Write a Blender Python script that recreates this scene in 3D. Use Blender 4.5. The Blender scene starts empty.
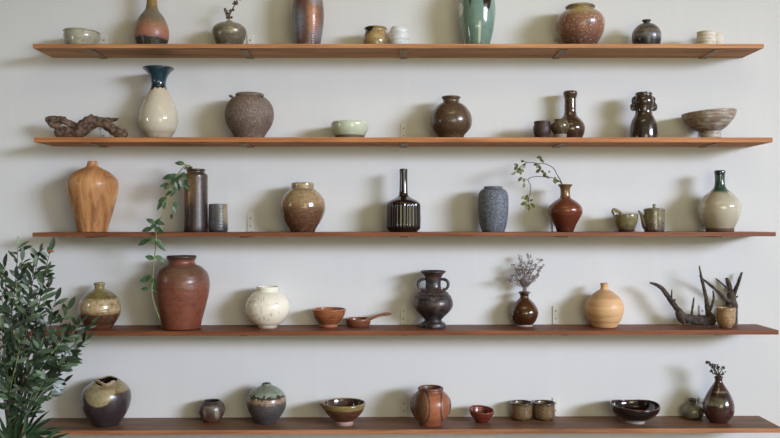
import bpy, bmesh, math, random
from mathutils import Vector, Matrix, noise as mnoise
random.seed(7)
C = bpy.context.scene.collection
SC = bpy.context.scene

# ------------------------------------------------------------------ measured camera
F = 850.0            # focal length in px of the 780x438 frame
HX, HY = 390.0, 222.0
ZW = 3.648           # camera to wall
EYE = 1.45
GAIN = 1.2
SAT = .93


def at(x, y, Y):
    """pixel -> world point on the vertical plane Y (wall is Y=0, room is Y<0)"""
    Z = ZW + Y
    return Vector(((x - HX) * Z / F, Y, EYE + (HY - y) * Z / F))


def lin(c):
    c = c / 255.0
    return c / 12.92 if c <= 0.04045 else ((c + 0.055) / 1.055) ** 2.4


def col(rgb, g=None):
    g = GAIN if g is None else g
    m = [lin(v) * g for v in rgb]
    y = .3 * m[0] + .55 * m[1] + .15 * m[2]
    k = min(1.0, (y / .30)) ** .14
    m = [v * k for v in m]; y *= k
    return tuple(max(0.001, min(0.9, y + (v - y) * SAT)) for v in m) + (1.0,)


# ------------------------------------------------------------------ node helper
class NT:
    def __init__(s, name):
        s.m = bpy.data.materials.new(name)
        s.m.use_nodes = True
        s.t = s.m.node_tree
        s.b = s.t.nodes['Principled BSDF']
        s.tc = s.t.nodes.new('ShaderNodeTexCoord')
        s.obj = s.tc.outputs['Object']

    def n(s, k):
        return s.t.nodes.new(k)

    def l(s, a, b):
        s.t.links.new(a, b)

    def math(s, op, a, b=None, c=None, clamp=False):
        m = s.n('ShaderNodeMath'); m.operation = op; m.use_clamp = clamp
        for i, v in enumerate((a, b, c)):
            if v is None: continue
            if isinstance(v, (int, float)): m.inputs[i].default_value = v
            else: s.l(v, m.inputs[i])
        return m.outputs[0]

    def mapping(s, scale=(1, 1, 1), rot=(0, 0, 0), loc=(0, 0, 0), src=None):
        m = s.n('ShaderNodeMapping')
        m.inputs['Scale'].default_value = scale
        m.inputs['Rotation'].default_value = rot
        m.inputs['Location'].default_value = loc
        s.l(src or s.obj, m.inputs['Vector'])
        return m.outputs[0]

    def noise(s, scale, vec=None, detail=3, rough=0.55, dist=0.0):
        m = s.n('ShaderNodeTexNoise')
        m.inputs['Scale'].default_value = scale
        m.inputs['Detail'].default_value = detail
        m.inputs['Roughness'].default_value = rough
        m.inputs['Distortion'].default_value = dist
        s.l(vec or s.obj, m.inputs['Vector'])
        return m.outputs[0]

    def sstep(s, v, a, b):
        m = s.n('ShaderNodeMapRange'); m.interpolation_type = 'SMOOTHSTEP'
        m.inputs[1].default_value = a; m.inputs[2].default_value = b
        s.l(v, m.inputs[0])
        return m.outputs[0]

    def mix(s, fac, a, b, mode='MIX'):
        m = s.n('ShaderNodeMixRGB'); m.blend_type = mode
        for i, v in enumerate((fac, a, b)):
            if isinstance(v, (int, float)): m.inputs[i].default_value = v
            elif isinstance(v, tuple): m.inputs[i].default_value = v
            else: s.l(v, m.inputs[i])
        return m.outputs[0]

    def ramp(s, v, stops):
        r = s.n('ShaderNodeValToRGB')
        e = r.color_ramp.elements
        stops = sorted(stops, key=lambda q: q[0])
        while len(e) < len(stops): e.new(0.5)
        for i, (p, c) in enumerate(stops):
            e[i].position = max(0, min(1, p)); e[i].color = c
        s.l(v, r.inputs[0])
        return r.outputs[0]

    def bump(s, h, strength=0.3, dist=0.002, prev=None):
        b = s.n('ShaderNodeBump')
        b.inputs['Strength'].default_value = strength
        b.inputs['Distance'].default_value = dist
        s.l(h, b.inputs['Height'])
        if prev is not None: s.l(prev, b.inputs['Normal'])
        return b.outputs[0]

    def done(s, color=None, rough=0.5, normal=None, metal=0.0, coat=0.0, spec=0.5):
        if color is not None:
            if isinstance(color, tuple): s.b.inputs['Base Color'].default_value = color
            else: s.l(color, s.b.inputs['Base Color'])
        if isinstance(rough, (int, float)): s.b.inputs['Roughness'].default_value = rough
        else: s.l(rough, s.b.inputs['Roughness'])
        s.b.inputs['Metallic'].default_value = metal
        s.b.inputs['Coat Weight'].default_value = coat
        s.b.inputs['Coat Roughness'].default_value = 0.06
        s.b.inputs['Specular IOR Level'].default_value = spec
        if normal is not None: s.l(normal, s.b.inputs['Normal'])
        return s.m


def glaze(name, stops, zf, xf, wav=0.0, wsc=25, mottle=None, specks=(), blobs=(), rough=0.4, coat=0.0, metal=0.0,
          ridges=0.0, ridge_px=3.0, grit=0.0, gritsc=400, scale=0.0042, streak=None, spec=0.5, tex=.75):
    """stops: (photo y, rgb). zf(y)->local z, xf(x)->local x."""
    n = NT(name)
    sep = n.n('ShaderNodeSeparateXYZ'); n.l(n.obj, sep.inputs[0])
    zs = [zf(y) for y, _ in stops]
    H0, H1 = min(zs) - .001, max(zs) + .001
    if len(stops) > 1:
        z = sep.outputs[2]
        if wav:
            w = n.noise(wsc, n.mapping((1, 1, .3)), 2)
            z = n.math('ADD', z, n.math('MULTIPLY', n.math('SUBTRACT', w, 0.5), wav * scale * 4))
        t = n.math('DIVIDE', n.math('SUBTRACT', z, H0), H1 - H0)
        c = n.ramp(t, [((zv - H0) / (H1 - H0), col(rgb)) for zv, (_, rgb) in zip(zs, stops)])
    else:
        r = n.n('ShaderNodeRGB'); r.outputs[0].default_value = col(stops[0][1]); c = r.outputs[0]
    if mottle:
        sc, rgb, amt = mottle[:3]
        lo, hi = mottle[3:5] if len(mottle) > 4 else (.45, .7)
        v = n.noise(sc, None, 4, .6)
        c = n.mix(n.math('MULTIPLY', n.sstep(v, lo, hi), amt), c, col(rgb))
    if streak:
        sx, sz, rgb, amt = streak[:4]
        v = n.noise(1.0, n.mapping((sx, sx, sz)), 3)
        c = n.mix(n.math('MULTIPLY', n.sstep(v, .5, .68), amt), c, col(rgb))
    for (bx, by, rx, ry, rgb, amt, soft, *ns) in blobs:
        dx = n.math('DIVIDE', n.math('SUBTRACT', sep.outputs[0], xf(bx)), rx * scale)
        dz = n.math('DIVIDE', n.math('SUBTRACT', sep.outputs[2], zf(by)), ry * scale)
        d = n.math('SQRT', n.math('ADD', n.math('MULTIPLY', dx, dx), n.math('MULTIPLY', dz, dz)))
        if ns and ns[0]:
            d = n.math('ADD', d, n.math('MULTIPLY', n.math('SUBTRACT', n.noise(60, None, 3), .5), ns[0]))
        f = n.sstep(d, 1 + soft, 1 - soft) if False else n.math('SUBTRACT', 1.0, n.sstep(d, 1 - soft, 1 + soft))
        fr = n.math('LESS_THAN', sep.outputs[1], 0.0)
        c = n.mix(n.math('MULTIPLY', n.math('MULTIPLY', f, fr), amt), c, col(rgb))
    for (sc, th, rgb, amt) in specks:
        v = n.noise(sc, None, 1, .4)
        c = n.mix(n.math('MULTIPLY', n.sstep(v, th, th + .05), amt), c, col(rgb))
    v = n.math('ADD', n.math('MULTIPLY', n.noise(90, None, 4, .65), .6), n.math('MULTIPLY', n.noise(1.0, n.mapping((14, 14, 420)), 3, .6), .4))
    v = n.sstep(v, .30, .70)
    c = n.mix(tex, c, n.ramp(v, [(0, (.42, .40, .38, 1)), (.5, (1, 1, 1, 1)), (1, (1, 1, 1, 1))]), 'MULTIPLY')
    nor = None
    if ridges:
        v = n.math('SINE', n.math('ADD', n.math('MULTIPLY', sep.outputs[2], 6.283 / (ridge_px * scale)),
                                  n.math('MULTIPLY', n.noise(15, None, 2), 5)))
        nor = n.bump(v, ridges, .0012)
    if grit:
        nor = n.bump(n.noise(gritsc, None, 3), grit, .0015, nor)
    return n.done(c, rough, nor, metal, coat, spec)


def plain(name, rgb, rough=.5, grit=0.0, gsc=300, coat=0, metal=0.0, mott=None):
    n = NT(name)
    c = col(rgb)
    if mott:
        c = n.mix(n.sstep(n.noise(mott[0], None, 4), .4, .65), col(rgb), col(mott[1]))
    nor = n.bump(n.noise(gsc, None, 3), grit, .0015) if grit else None
    return n.done(c, rough, nor, metal, coat)


def wood_mat(name, base, dark, light=None, sc=(1, 1, 1), rot=(0, 0, 0), dist=1.5, rough=.5, coat=0, band=None, fine=1.0):
    n = NT(name)
    v = n.mapping(sc, rot)
    g = n.noise(1.0, v, 5, .6, dist)
    c = n.ramp(g, [(.30, col(dark)), (.5, col(base)), (.72, col(light or base))])
    g2 = n.noise(4.0, v, 3, .6, .3)
    c = n.mix(n.math('MULTIPLY', n.sstep(g2, .5, .72), .35 * fine), c, col(dark))
    if band:
        sep = n.n('ShaderNodeSeparateXYZ'); n.l(n.obj, sep.inputs[0])
        for z0, z1, rgb, amt in band:
            f = n.math('MULTIPLY', n.sstep(sep.outputs[2], z0 - .004, z0 + .004),
                       n.math('SUBTRACT', 1.0, n.sstep(sep.outputs[2], z1 - .004, z1 + .004)))
            c = n.mix(n.math('MULTIPLY', f, amt), c, col(rgb))
    nor = n.bump(g2, .12, .001)
    return n.done(c, rough, nor, 0, coat, spec=.3)


# ------------------------------------------------------------------ mesh helpers
def link(name, me, mat=None, parent=None, loc=None):
    o = bpy.data.objects.new(name, me)
    C.objects.link(o)
    if mat is not None and me is not None: me.materials.append(mat)
    if parent is not None: o.parent = parent
    if loc is not None: o.location = loc
    return o


def tag(o, label, cat, group=None, kind=None):
    o['label'] = label; o['category'] = cat
    if group: o['group'] = group
    if kind: o['kind'] = kind
    return o


def bm_obj(name, bm, mat=None, parent=None, loc=None, smooth=True):
    me = bpy.data.meshes.new(name)
    bmesh.ops.recalc_face_normals(bm, faces=bm.faces)
    for f in bm.faces: f.smooth = smooth
    bm.to_mesh(me); bm.free()
    return link(name, me, mat, parent, loc)


def catmull(pts, sub=4):
    """pts: list of tuples of floats -> smoothed list"""
    n = len(pts)
    if n < 3: return [tuple(p) for p in pts]
    out = []
    for i in range(n - 1):
        p0 = pts[max(i - 1, 0)]; p1 = pts[i]; p2 = pts[i + 1]; p3 = pts[min(i + 2, n - 1)]
        for k in range(sub):
            t = k / sub
            out.append(tuple(0.5 * (2 * b + (c - a) * t + (2 * a - 5 * b + 4 * c - d) * t * t + (3 * b - a - 3 * c + d) * t ** 3)
                             for a, b, c, d in zip(p0, p1, p2, p3)))
    out.append(tuple(pts[-1]))
    return out


def tube(bm, pts, radii, seg=8, sub=4, rough=0.0, rsc=60, flat=None):
    q = catmull([tuple(p) + (r,) for p, r in zip(pts, radii)], sub)
    P = [Vector(a[:3]) for a in q]; R = [max(a[3], 1e-5) for a in q]
    rings = []
    up = None
    for i, p in enumerate(P):
        d = (P[min(i + 1, len(P) - 1)] - P[max(i - 1, 0)])
        if d.length < 1e-9: d = Vector((0, 0, 1))
        d.normalize()
        if up is None:
            up = d.orthogonal().normalized()
        up = (up - d * up.dot(d))
        up = up.normalized() if up.length > 1e-6 else d.orthogonal().normalized()
        s = d.cross(up)
        ring = []
        for k in range(seg):
            a = 2 * math.pi * k / seg
            v = (up * math.cos(a) + s * math.sin(a)) * R[i]
            if rough:
                v *= 1 + rough * (mnoise.noise((p + v) * rsc) + .6 * mnoise.noise((p + v) * rsc * 2.7))
            if flat: v = Vector((v.x * flat[0], v.y * flat[1], v.z * flat[2]))
            ring.append(bm.verts.new(p + v))
        rings.append(ring)
    for a, b in zip(rings, rings[1:]):
        for k in range(seg):
            bm.faces.new((a[k], a[(k + 1) % seg], b[(k + 1) % seg], b[k]))
    bm.faces.new(rings[0][::-1]); bm.faces.new(rings[-1])


def box(bm, x0, x1, y0, y1, z0, z1, zslope=0.0):
    vs = [bm.verts.new((x, y, z + zslope * x)) for x in (x0, x1) for y in (y0, y1) for z in (z0, z1)]
    for f in ((0, 1, 3, 2), (4, 6, 7, 5), (0, 4, 5, 1), (2, 3, 7, 6), (0, 2, 6, 4), (1, 5, 7, 3)):
        bm.faces.new([vs[i] for i in f])
    return vs


def leaf(bm, p, d, nrm, L, W, curl=0.15, fold=0.2, n=5, shape=1.0):
    """pointed leaf with a folded midrib"""
    d = d.normalized()
    s = d.cross(nrm)
    s = s.normalized() if s.length > 1e-5 else d.orthogonal().normalized()
    up = s.cross(d).normalized()
    prev = None
    for i in range(n + 1):
        t = i / n
        w = W * .5 * (math.sin(math.pi * t ** shape) ** .85 if 0 < t < 1 else 0.0) + 1e-5
        c = p + d * (L * t) - up * (curl * L * t * t)
        row = (bm.verts.new(c - s * w + up * (w * fold)), bm.verts.new(c), bm.verts.new(c + s * w + up * (w * fold)))
        if prev:
            bm.faces.new((prev[0], prev[1], row[1], row[0])); bm.faces.new((prev[1], prev[2], row[2], row[1]))
        prev = row


def ball(bm, p, r, sx=1, sy=1, sz=1, u=10, v=7):
    m = Matrix.Translation(p) @ Matrix.Diagonal((r * sx, r * sy, r * sz, 1))
    bmesh.ops.create_uvsphere(bm, u_segments=u, v_segments=v, radius=1, matrix=m)


# ------------------------------------------------------------------ the setting
n = NT('plaster')
a = n.noise(1.3, None, 4, .6)
b = n.noise(1.0, n.mapping((9, 1, 1.2)), 4, .6)
c = n.mix(a, (.72, .72, .70, 1), (.76, .76, .745, 1))
c = n.mix(n.math('MULTIPLY', n.sstep(b, .5, .72), .4), c, (.785, .785, .775, 1))
c = n.mix(n.math('MULTIPLY', n.sstep(n.noise(22, None, 2), .73, .78), .3), c, (.64, .64, .63, 1))
nor = n.bump(b, .22, .006)
nor = n.bump(n.noise(1.0, n.mapping((40, 1, 6)), 4, .6), .07, .004, nor)
nor = n.bump(n.noise(120, None, 4), .12, .002, nor)
PLASTER = n.done(c, .85, nor, spec=.2)
bm = bmesh.new(); box(bm, -2.5, 6, 0, .12, 0, 4.5)
o = bm_obj('wall_back', bm, PLASTER, smooth=False); o['kind'] = 'structure'
n = NT('floor_boards')
v = n.mapping((1.2, 12, 1))
c = n.mix(n.noise(1.5, v, 4), (.24, .19, .13, 1), (.31, .25, .18, 1))
FLOORM = n.done(c, .5)
bm = bmesh.new(); box(bm, -2.5, 6, -6.5, .12, -.1, 0)
o = bm_obj('floor', bm, FLOORM, smooth=False); o['kind'] = 'structure'
n = NT('ceiling_paint')
CEILM = n.done(n.mix(n.noise(2), (.74, .65, .44, 1), (.80, .71, .50, 1)), .9)
bm = bmesh.new(); box(bm, -2.5, 6, -6.5, .12, 4.5, 4.6)
o = bm_obj('ceiling', bm, CEILM, smooth=False); o['kind'] = 'structure'

bm = bmesh.new(); box(bm, -2.5, -2.4, -6, -.0005, .0005, 4.4995)  # unseen dark side wall, added to dim the left of the scene
n = NT('dark_shade_wall')
o = bm_obj('shade_wall_left', bm, n.done(n.mix(n.noise(1.5, None, 4), (.08, .07, .06, 1), (.11, .095, .08, 1)), .85, n.bump(n.noise(90, None, 4), .15, .002)), smooth=False); o['kind'] = 'structure'

# ------------------------------------------------------------------ shelves
#        front top y at x=390, thickness px, front depth (m), left x, right x, y slope (px per px)
ROWS = {1: (43.8, 4.3, .205, 32.7, 764.0, 0.0), 2: (137.3, 4.8, .203, 33.7, 772.8, 0.0004), 3: (232.3, 4.2, .205, 32.3, 776.0, -0.0006),
        4: (330.9, 4.4, .208, 28.0, 778.8, -0.0018), 5: (429.6, 4.5, .224, 26.0, 783.0, -0.0034)}
SHELFCOL = {1: ((184, 126, 76), (138, 90, 54), (204, 150, 94)), 2: ((182, 116, 62), (136, 80, 42), (204, 138, 80)),
            3: ((132, 77, 45), (98, 55, 33), (150, 92, 57)), 4: ((132, 75, 42), (96, 54, 31), (150, 91, 54)),
            5: ((164, 108, 68), (120, 76, 48), (184, 128, 86))}
WHERE = {1: 'topmost', 2: 'second from top', 3: 'middle', 4: 'second from bottom', 5: 'lowest'}
SHL = {1: 'topmost long brown wooden wall shelf, holding a copper and a green vase',
       2: 'second wooden wall shelf from the top, holding a blue-necked cream vase',
       3: 'middle wooden wall shelf at eye level, holding the dark fluted bottle',
       4: 'fourth wooden wall shelf from the top, holding the large terracotta jar',
       5: 'lowest wooden wall shelf, holding bowls and the dripping glazed pot'}
PAINT = plain('painted_plate', (208, 208, 202), .5, .05, 200)
BRASS = plain('aged_bracket_metal', (148, 108, 58), .5, .1, 300, metal=0, mott=(40, (106, 78, 44)))
SCREW = plain('screw_metal', (150, 146, 138), .4, metal=.5)


def shelf_z(row, X):
    y, th, d, l, r, sl = ROWS[row]
    Z = ZW - d
    px = HX + X * F / Z
    return EYE + (HY - (y + (px - HX) * sl)) * Z / F


BR = (104, 250.5, 403.5, 555.5, 702)
for row, (y, th, d, l, r, sl) in ROWS.items():
    Z = ZW - d; s = Z / F
    zc = shelf_z(row, 0)
    root = link('wall_shelf', None, loc=(0, 0, zc))
    tag(root, SHL[row], 'shelf', 'wooden wall shelves')
    bm = bmesh.new()
    box(bm, (l - HX) * s, (r - HX) * s, -d, -.0006, -th * s, 0, -sl)
    bmesh.ops.bevel(bm, geom=list(bm.edges), offset=.0014, segments=2, affect='EDGES', clamp_overlap=True)
    c0 = SHELFCOL[row]
    bd = bm_obj('board', bm, wood_mat('shelf_wood', c0[0], c0[1], c0[2], (1.6 + .13 * row, 28, 45), dist=.6, rough=.5), root, smooth=False)
    bd.data.materials.append(wood_mat('shaded_underside', *[tuple(int(v * (.94, .94, .92)[i_]) for i_, v in enumerate(q)) for q in c0], sc=(1.6 + .13 * row, 22, 45), dist=.9, rough=.7))  # underside shade put into a darker copy of the shelf wood
    bd.data.materials.append(wood_mat('shaded_top', *[tuple(int(v * ((.9, .9, .96) if row == 4 else (.72, .76, .84))[i_]) for i_, v in enumerate(q)) for q in c0], sc=(1.6 + .13 * row, 25, 45), dist=.6, rough=.5))  # shade on the top face put into a darker wood copy
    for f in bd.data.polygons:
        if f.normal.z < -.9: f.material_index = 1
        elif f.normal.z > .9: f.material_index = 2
    for bx in BR:
        X = (bx - HX) * ZW / F
        dz = -sl * X
        bm = bmesh.new()
        box(bm, X - .0145, X + .0145, -.185, -.012, -th * s - .0045, -th * s - .0004)
        box(bm, X - .0145, X + .0145, -.012, -.0005, -th * s - .0045, -th * s - .0004)
        bmesh.ops.translate(bm, verts=bm.verts, vec=(0, 0, dz))
        br = bm_obj('bracket', bm, BRASS, root, smooth=False)
        bm = bmesh.new()
        box(bm, X - .0135, X + .0135, -.005, -.0003, dz + .001, dz + .080)
        bmesh.ops.bevel(bm, geom=list(bm.edges), offset=.0012, segments=1, affect='EDGES')
        pl = bm_obj('wall_plate', bm, PAINT, br, smooth=False)
        pl['label'] = 'painted upright plate with screws'
        for zz in (.026, .058):
            bm = bmesh.new()
            bmesh.ops.create_cone(bm, cap_ends=True, segments=12, radius1=.0042, radius2=.003, depth=.003,
                                  matrix=Matrix.Translation((X, -.0062, dz + zz)) @ Matrix.Rotation(math.pi / 2, 4, 'X'))
            sc_ = bm_obj('screw', bm, SCREW, br, smooth=False)


# ------------------------------------------------------------------ thrown pots
class Pot:
    pass


def pot(name, label, cat, row, cx, prof, mat, yb=None, Y=None, rim=None, neck=None, foot=None, rim_mat=None, neck_mat=None, foot_mat=None,
        t=1.6, seg=72, tilt=0.0, radial=None, group=None, inner_mat=None, closed=False, zmod=None, lab=None, rotz=0.0):
    """prof: (photo y, half width px[, corner]) from lip to base; radial(theta, y)->radius factor; zmod(theta,y,inner)->px up."""
    p = Pot()
    wmax = max(q[1] for q in prof)
    basehw = prof[-1][1]
    zs0 = shelf_z(row, 0) - EYE
    if yb is not None:
        Xa = (cx - HX) * 3.55 / F
        zs = shelf_z(row, Xa) - EYE
        Zc = -zs * F / (yb - HY)
        Zc = Zc / (1 - basehw / F)
    else:
        Zc = ZW + (Y if Y is not None else -.105)
    rmax = wmax * Zc / F
    Zc = min(Zc, ZW - rmax * 1.01 - .004)
    s = Zc / F
    X = (cx - HX) * s
    zb = shelf_z(row, X) + .0004
    p.s, p.Z, p.zb, p.cx, p.Y, p.X = s, Zc, zb, cx, Zc - ZW, X
    zf = lambda y: EYE + (HY - y) * s - zb
    xf = lambda x: (x - cx) * s
    p.zf, p.xf = zf, xf
    p.pt = lambda x, y, dy=0.0: at(x, y, p.Y + dy * s) - Vector((X, p.Y, zb))
    if row in (1, 2):       # the near rim arcs above the axis when seen from below
        yl, hl = prof[0][0], prof[0][1]
        span = .45 * (prof[-1][0] - yl)
        prof = [(q[0] + hl * (HY - yl) / F * max(0.0, 1 - (q[0] - yl) / span),) + tuple(q[1:]) for q in prof]
    # outer profile, smoothed between corner points
    runs, cur = [], []
    for q in prof:
        cur.append((q[0], q[1]))
        if len(q) > 2 and len(cur) > 1:
            runs.append(cur); cur = [(q[0], q[1])]
    if len(cur) > 1: runs.append(cur)
    outer = []
    for r_ in runs:
        sm = catmull(r_, 4)
        outer += sm if not outer else sm[1:]
    ybase = HY - (zb - EYE) / s     # y of the shelf top on the axis plane
    ylast = outer[-1][0]
    # squeeze / stretch the lowest 30% of the profile so that the base stands on the shelf
    ytop = outer[0][0]
    yk = ylast - .35 * (ylast - ytop)
    outer = [(yy if yy <= yk else yk + (yy - yk) * (ybase - yk) / (ylast - yk), hw) for yy, hw in outer]
    y0, h0 = outer[0]
    pts = [(yy, hw, 'o') for yy, hw in outer]
    # lip and inside
    if not closed:
        tt = min(t, h0 * .45)
        lipin = [(y0 - tt * .25, h0 - tt * .35, 'l'), (y0 - tt * .2, h0 - tt * .75, 'l'), (y0 + tt * .3, h0 - tt, 'i')]
        inner = []
        for yy, hw in outer:
            if yy > y0 + tt * .5 and yy < ybase - 1.8:
                inner.append((yy, max(hw - tt * 1.1, .6), 'i'))
        pts = inner[::-1] + lipin[::-1] + pts
        pts = [(pts[0][0] + .3, pts[0][1] * .5, 'i')] + pts
    rings = []
    verts, faces, part = [], [], []
    for (yy, hw, k) in pts:
        ring = []
        for j in range(seg):
            a = 2 * math.pi * j / seg
            rr = hw
            if radial: rr = hw * radial(a, yy)
            dzp = zmod(a, yy, k) if zmod else 0.0
            ring.append(len(verts))
            verts.append(Vector((rr * s * math.cos(a), rr * s * math.sin(a), zf(yy) + dzp * s)))
        rings.append(ring)

    def which(i):
        k = pts[i + 1][2] if pts[i][2] != 'o' else 'o'
        ym = (pts[i][0] + pts[i + 1][0]) / 2
        isin = pts[i][2] == 'i' and pts[i + 1][2] == 'i'
        if isin and inner_mat is not None: return 'interior'
        if rim is not None and ym < rim: return 'rim'
        if neck is not None and ym < neck: return 'neck'
        if foot is not None and ym > foot and not isin: return 'foot'
        return 'body'
    for i in range(len(rings) - 1):
        w = which(i)
        for j in range(seg):
            faces.append((rings[i][j], rings[i + 1][j], rings[i + 1][(j + 1) % seg], rings[i][(j + 1) % seg])); part.append(w)
    # caps
    cidx = len(verts); verts.append(Vector((0, 0, zf(pts[-1][0]))))
    lastw = 'foot' if foot is not None else 'body'
    for j in range(seg):
        faces.append((rings[-1][j], cidx, rings[-1][(j + 1) % seg])); part.append(lastw)
    cidx = len(verts); verts.append(Vector((0, 0, zf(pts[0][0] + (0.0 if not closed else -.2)))))
    fw = which(0)
    for j in range(seg):
        faces.append((rings[0][(j + 1) % seg], cidx, rings[0][j])); part.append(fw)
    if tilt:
        M = Matrix.Rotation(tilt, 4, 'Y')
        verts = [M @ v for v in verts]
        lo = min(v.z for v in verts)
        verts = [v - Vector((0, 0, lo)) for v in verts]
    # vertex normals of the whole pot, so that parts meet without a crease
    nor = [Vector((0, 0, 0)) for _ in verts]
    for f in faces:
        fn = (verts[f[1]] - verts[f[0]]).cross(verts[f[2]] - verts[f[0]])
        if len(f) == 4: fn += (verts[f[2]] - verts[f[0]]).cross(verts[f[3]] - verts[f[0]])
        for v in f: nor[v] += fn
    kinds = [k for k in ('body', 'neck', 'rim', 'foot', 'interior') if k in part]
    sgn = 1
    # outward test on a mid outer ring
    io = max(range(len(pts)), key=lambda q: pts[q][1] if pts[q][2] == 'o' else -1)
    vtest = rings[io][0]
    if nor[vtest].x < 0:
        faces = [tuple(reversed(f)) for f in faces]
        nor = [-q for q in nor]
    nor = [q.normalized() if q.length > 0 else Vector((0, 0, 1)) for q in nor]
    m = mat(zf, xf, s) if callable(mat) else mat
    p.mat = m
    mats = {'body': m, 'neck': neck_mat or m, 'rim': rim_mat or (neck_mat or m), 'foot': foot_mat or m, 'interior': inner_mat or m}
    p.mats = mats
    loc = Vector((X, p.Y, zb))
    p.loc = loc
    single = kinds == ['body']
    root = None
    if not single:
        root = link(name, None, loc=loc)
    for k in kinds:
        idx = {}
        vs, fs, ns = [], [], []
        for f, w in zip(faces, part):
            if w != k: continue
            g = []
            for v in f:
                if v not in idx:
                    idx[v] = len(vs); vs.append(verts[v]); ns.append(nor[v])
                g.append(idx[v])
            fs.append(g)
        me = bpy.data.meshes.new(k if not single else name)
        me.from_pydata([tuple(v) for v in vs], [], fs)
        me.update()
        for q in me.polygons: q.use_smooth = True
        if not single:
            me.normals_split_custom_set_from_vertices([tuple(q) for q in ns])
        if single:
            root = link(name, me, mats[k], None, loc)
        else:
            o = link(k, me, mats[k], root)
            if lab and k in lab: o['label'] = lab[k]
    if rotz: root.rotation_euler.z = rotz
    tag(root, label, cat, group)
    p.root = root
    return p


def part(p, name, bm, mat=None, label=None, smooth=True):
    o = bm_obj(name, bm, mat or p.mat, p.root, smooth=smooth)
    if label: o['label'] = label
    return o


def G(stops, **k):
    nm = k.pop('nm', 'stoneware_glaze')
    return lambda zf, xf, s: glaze(nm, stops, zf, xf, scale=s, **k)


def plain_radial(amp, fx=1.3, seed=0.0):
    return lambda a, y: 1 + amp * mnoise.noise(Vector((math.cos(a) * fx + seed, math.sin(a) * fx, y * .06)))


# ---------------- row 1
pot('shallow_pot', 'shallow pale celadon pot with a dark rim at left end of top shelf', 'pot', 1, 81.2,
    [(28.2, 17.5), (29.3, 17.8), (30.3, 16.9), (33, 16.9), (37, 17.1), (40, 16.8), (43.7, 15.6), (48, 13.5)],
    G([(27, (156, 156, 134)), (48, (148, 147, 122))], tex=.4, mottle=(45, (176, 174, 150), .7), specks=[(330, .66, (205, 202, 180), .7)], rough=.25, coat=.5, grit=.25, gritsc=120),
    rim=30.2, rim_mat=plain('dark_rim', (92, 86, 66), .4), tilt=.03, lab={'rim': 'dark olive rim'})

pot('gourd_vase', 'pear-shaped vase with ochre neck, salmon belly and black base', 'vase', 1, 151.8,
    [(-24, 7.5), (-21, 6), (-15, 4.8), (-6, 4.8), (3, 5.2), (9, 6.1), (13, 8.6), (17, 11.8), (22, 14.2), (27, 16), (32, 16.9), (37, 16.7), (41, 15.6), (44, 14.8), (48, 13.5)],
    G([(-24, (140, 108, 42)), (5, (138, 106, 46)), (8, (120, 100, 60)), (15, (112, 100, 84)), (20, (114, 100, 80)), (28, (156, 104, 78)), (34, (166, 102, 78)),
       (38.8, (140, 94, 84)), (39.8, (36, 36, 42)), (48, (20, 20, 24))], wav=1.5, wsc=22, mottle=(220, (150, 128, 84), .35), rough=.42, coat=.15, grit=.12),
    neck=8)

def dried_twig(p, name, label, stems, mat_s, mat_b, bud, part_b, cat='dried twig', seed=1, th=.5, spread=1.0, group=None):
    """stems: list of polylines in px + dy; buds sprinkled along."""
    rnd = random.Random(seed)
    root = link(name, None, loc=p.loc)
    tag(root, label, cat, group)
    bm = bmesh.new(); bb = bmesh.new()
    for st in stems:
        pts = [p.pt(*q) for q in st]
        tube(bm, pts, [th * p.s * (1 - .5 * i / len(pts)) for i in range(len(pts))], 6, 3)
        for (x, y, r) in bud(st, rnd):
            q = p.pt(x, y, rnd.uniform(-3, 3) * spread)
            ball(bb, q, r * p.s, rnd.uniform(.7, 1.2), rnd.uniform(.7, 1.2), rnd.uniform(.7, 1.3), 7, 5)
            near = min(pts, key=lambda w: (w - q).length)
            tube(bm, [near, (near + q) / 2 + Vector((0, 0, .001)), q], [.22 * p.s] * 3, 4, 1)
    bm_obj('stem', bm, mat_s, root)
    bm_obj(part_b, bb, mat_b, root)
    return root

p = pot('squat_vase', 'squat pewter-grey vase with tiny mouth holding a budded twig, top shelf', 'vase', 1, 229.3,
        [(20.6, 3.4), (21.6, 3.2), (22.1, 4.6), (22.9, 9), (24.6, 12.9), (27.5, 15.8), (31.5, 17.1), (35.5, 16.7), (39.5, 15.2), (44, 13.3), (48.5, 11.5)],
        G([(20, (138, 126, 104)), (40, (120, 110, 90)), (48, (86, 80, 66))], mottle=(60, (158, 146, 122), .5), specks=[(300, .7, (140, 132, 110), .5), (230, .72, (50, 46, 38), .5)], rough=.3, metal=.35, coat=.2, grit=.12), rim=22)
TWIG = plain('twig_bark', (84, 66, 56), .8)
BUD = plain('bud_brown', (104, 74, 62), .8)
dried_twig(p, 'budded_twig', 'short brown twig with round buds standing in squat pewter vase', [[(229, 40), (229, 22), (229.5, 16), (232, 10), (235.5, 3), (238, -2), (239, -6)], [(229.3, 18), (227.5, 14), (226.5, 10)]],
           TWIG, BUD, lambda st, r: [(x + r.uniform(-2.4, 2.4), y + r.uniform(-1.2, 1.2), r.uniform(.8, 1.5)) for (x, y) in (st[3:6] if len(st) > 4 else st) for _ in range(6)], 'buds', seed=3, th=.8, spread=.6)

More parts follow.
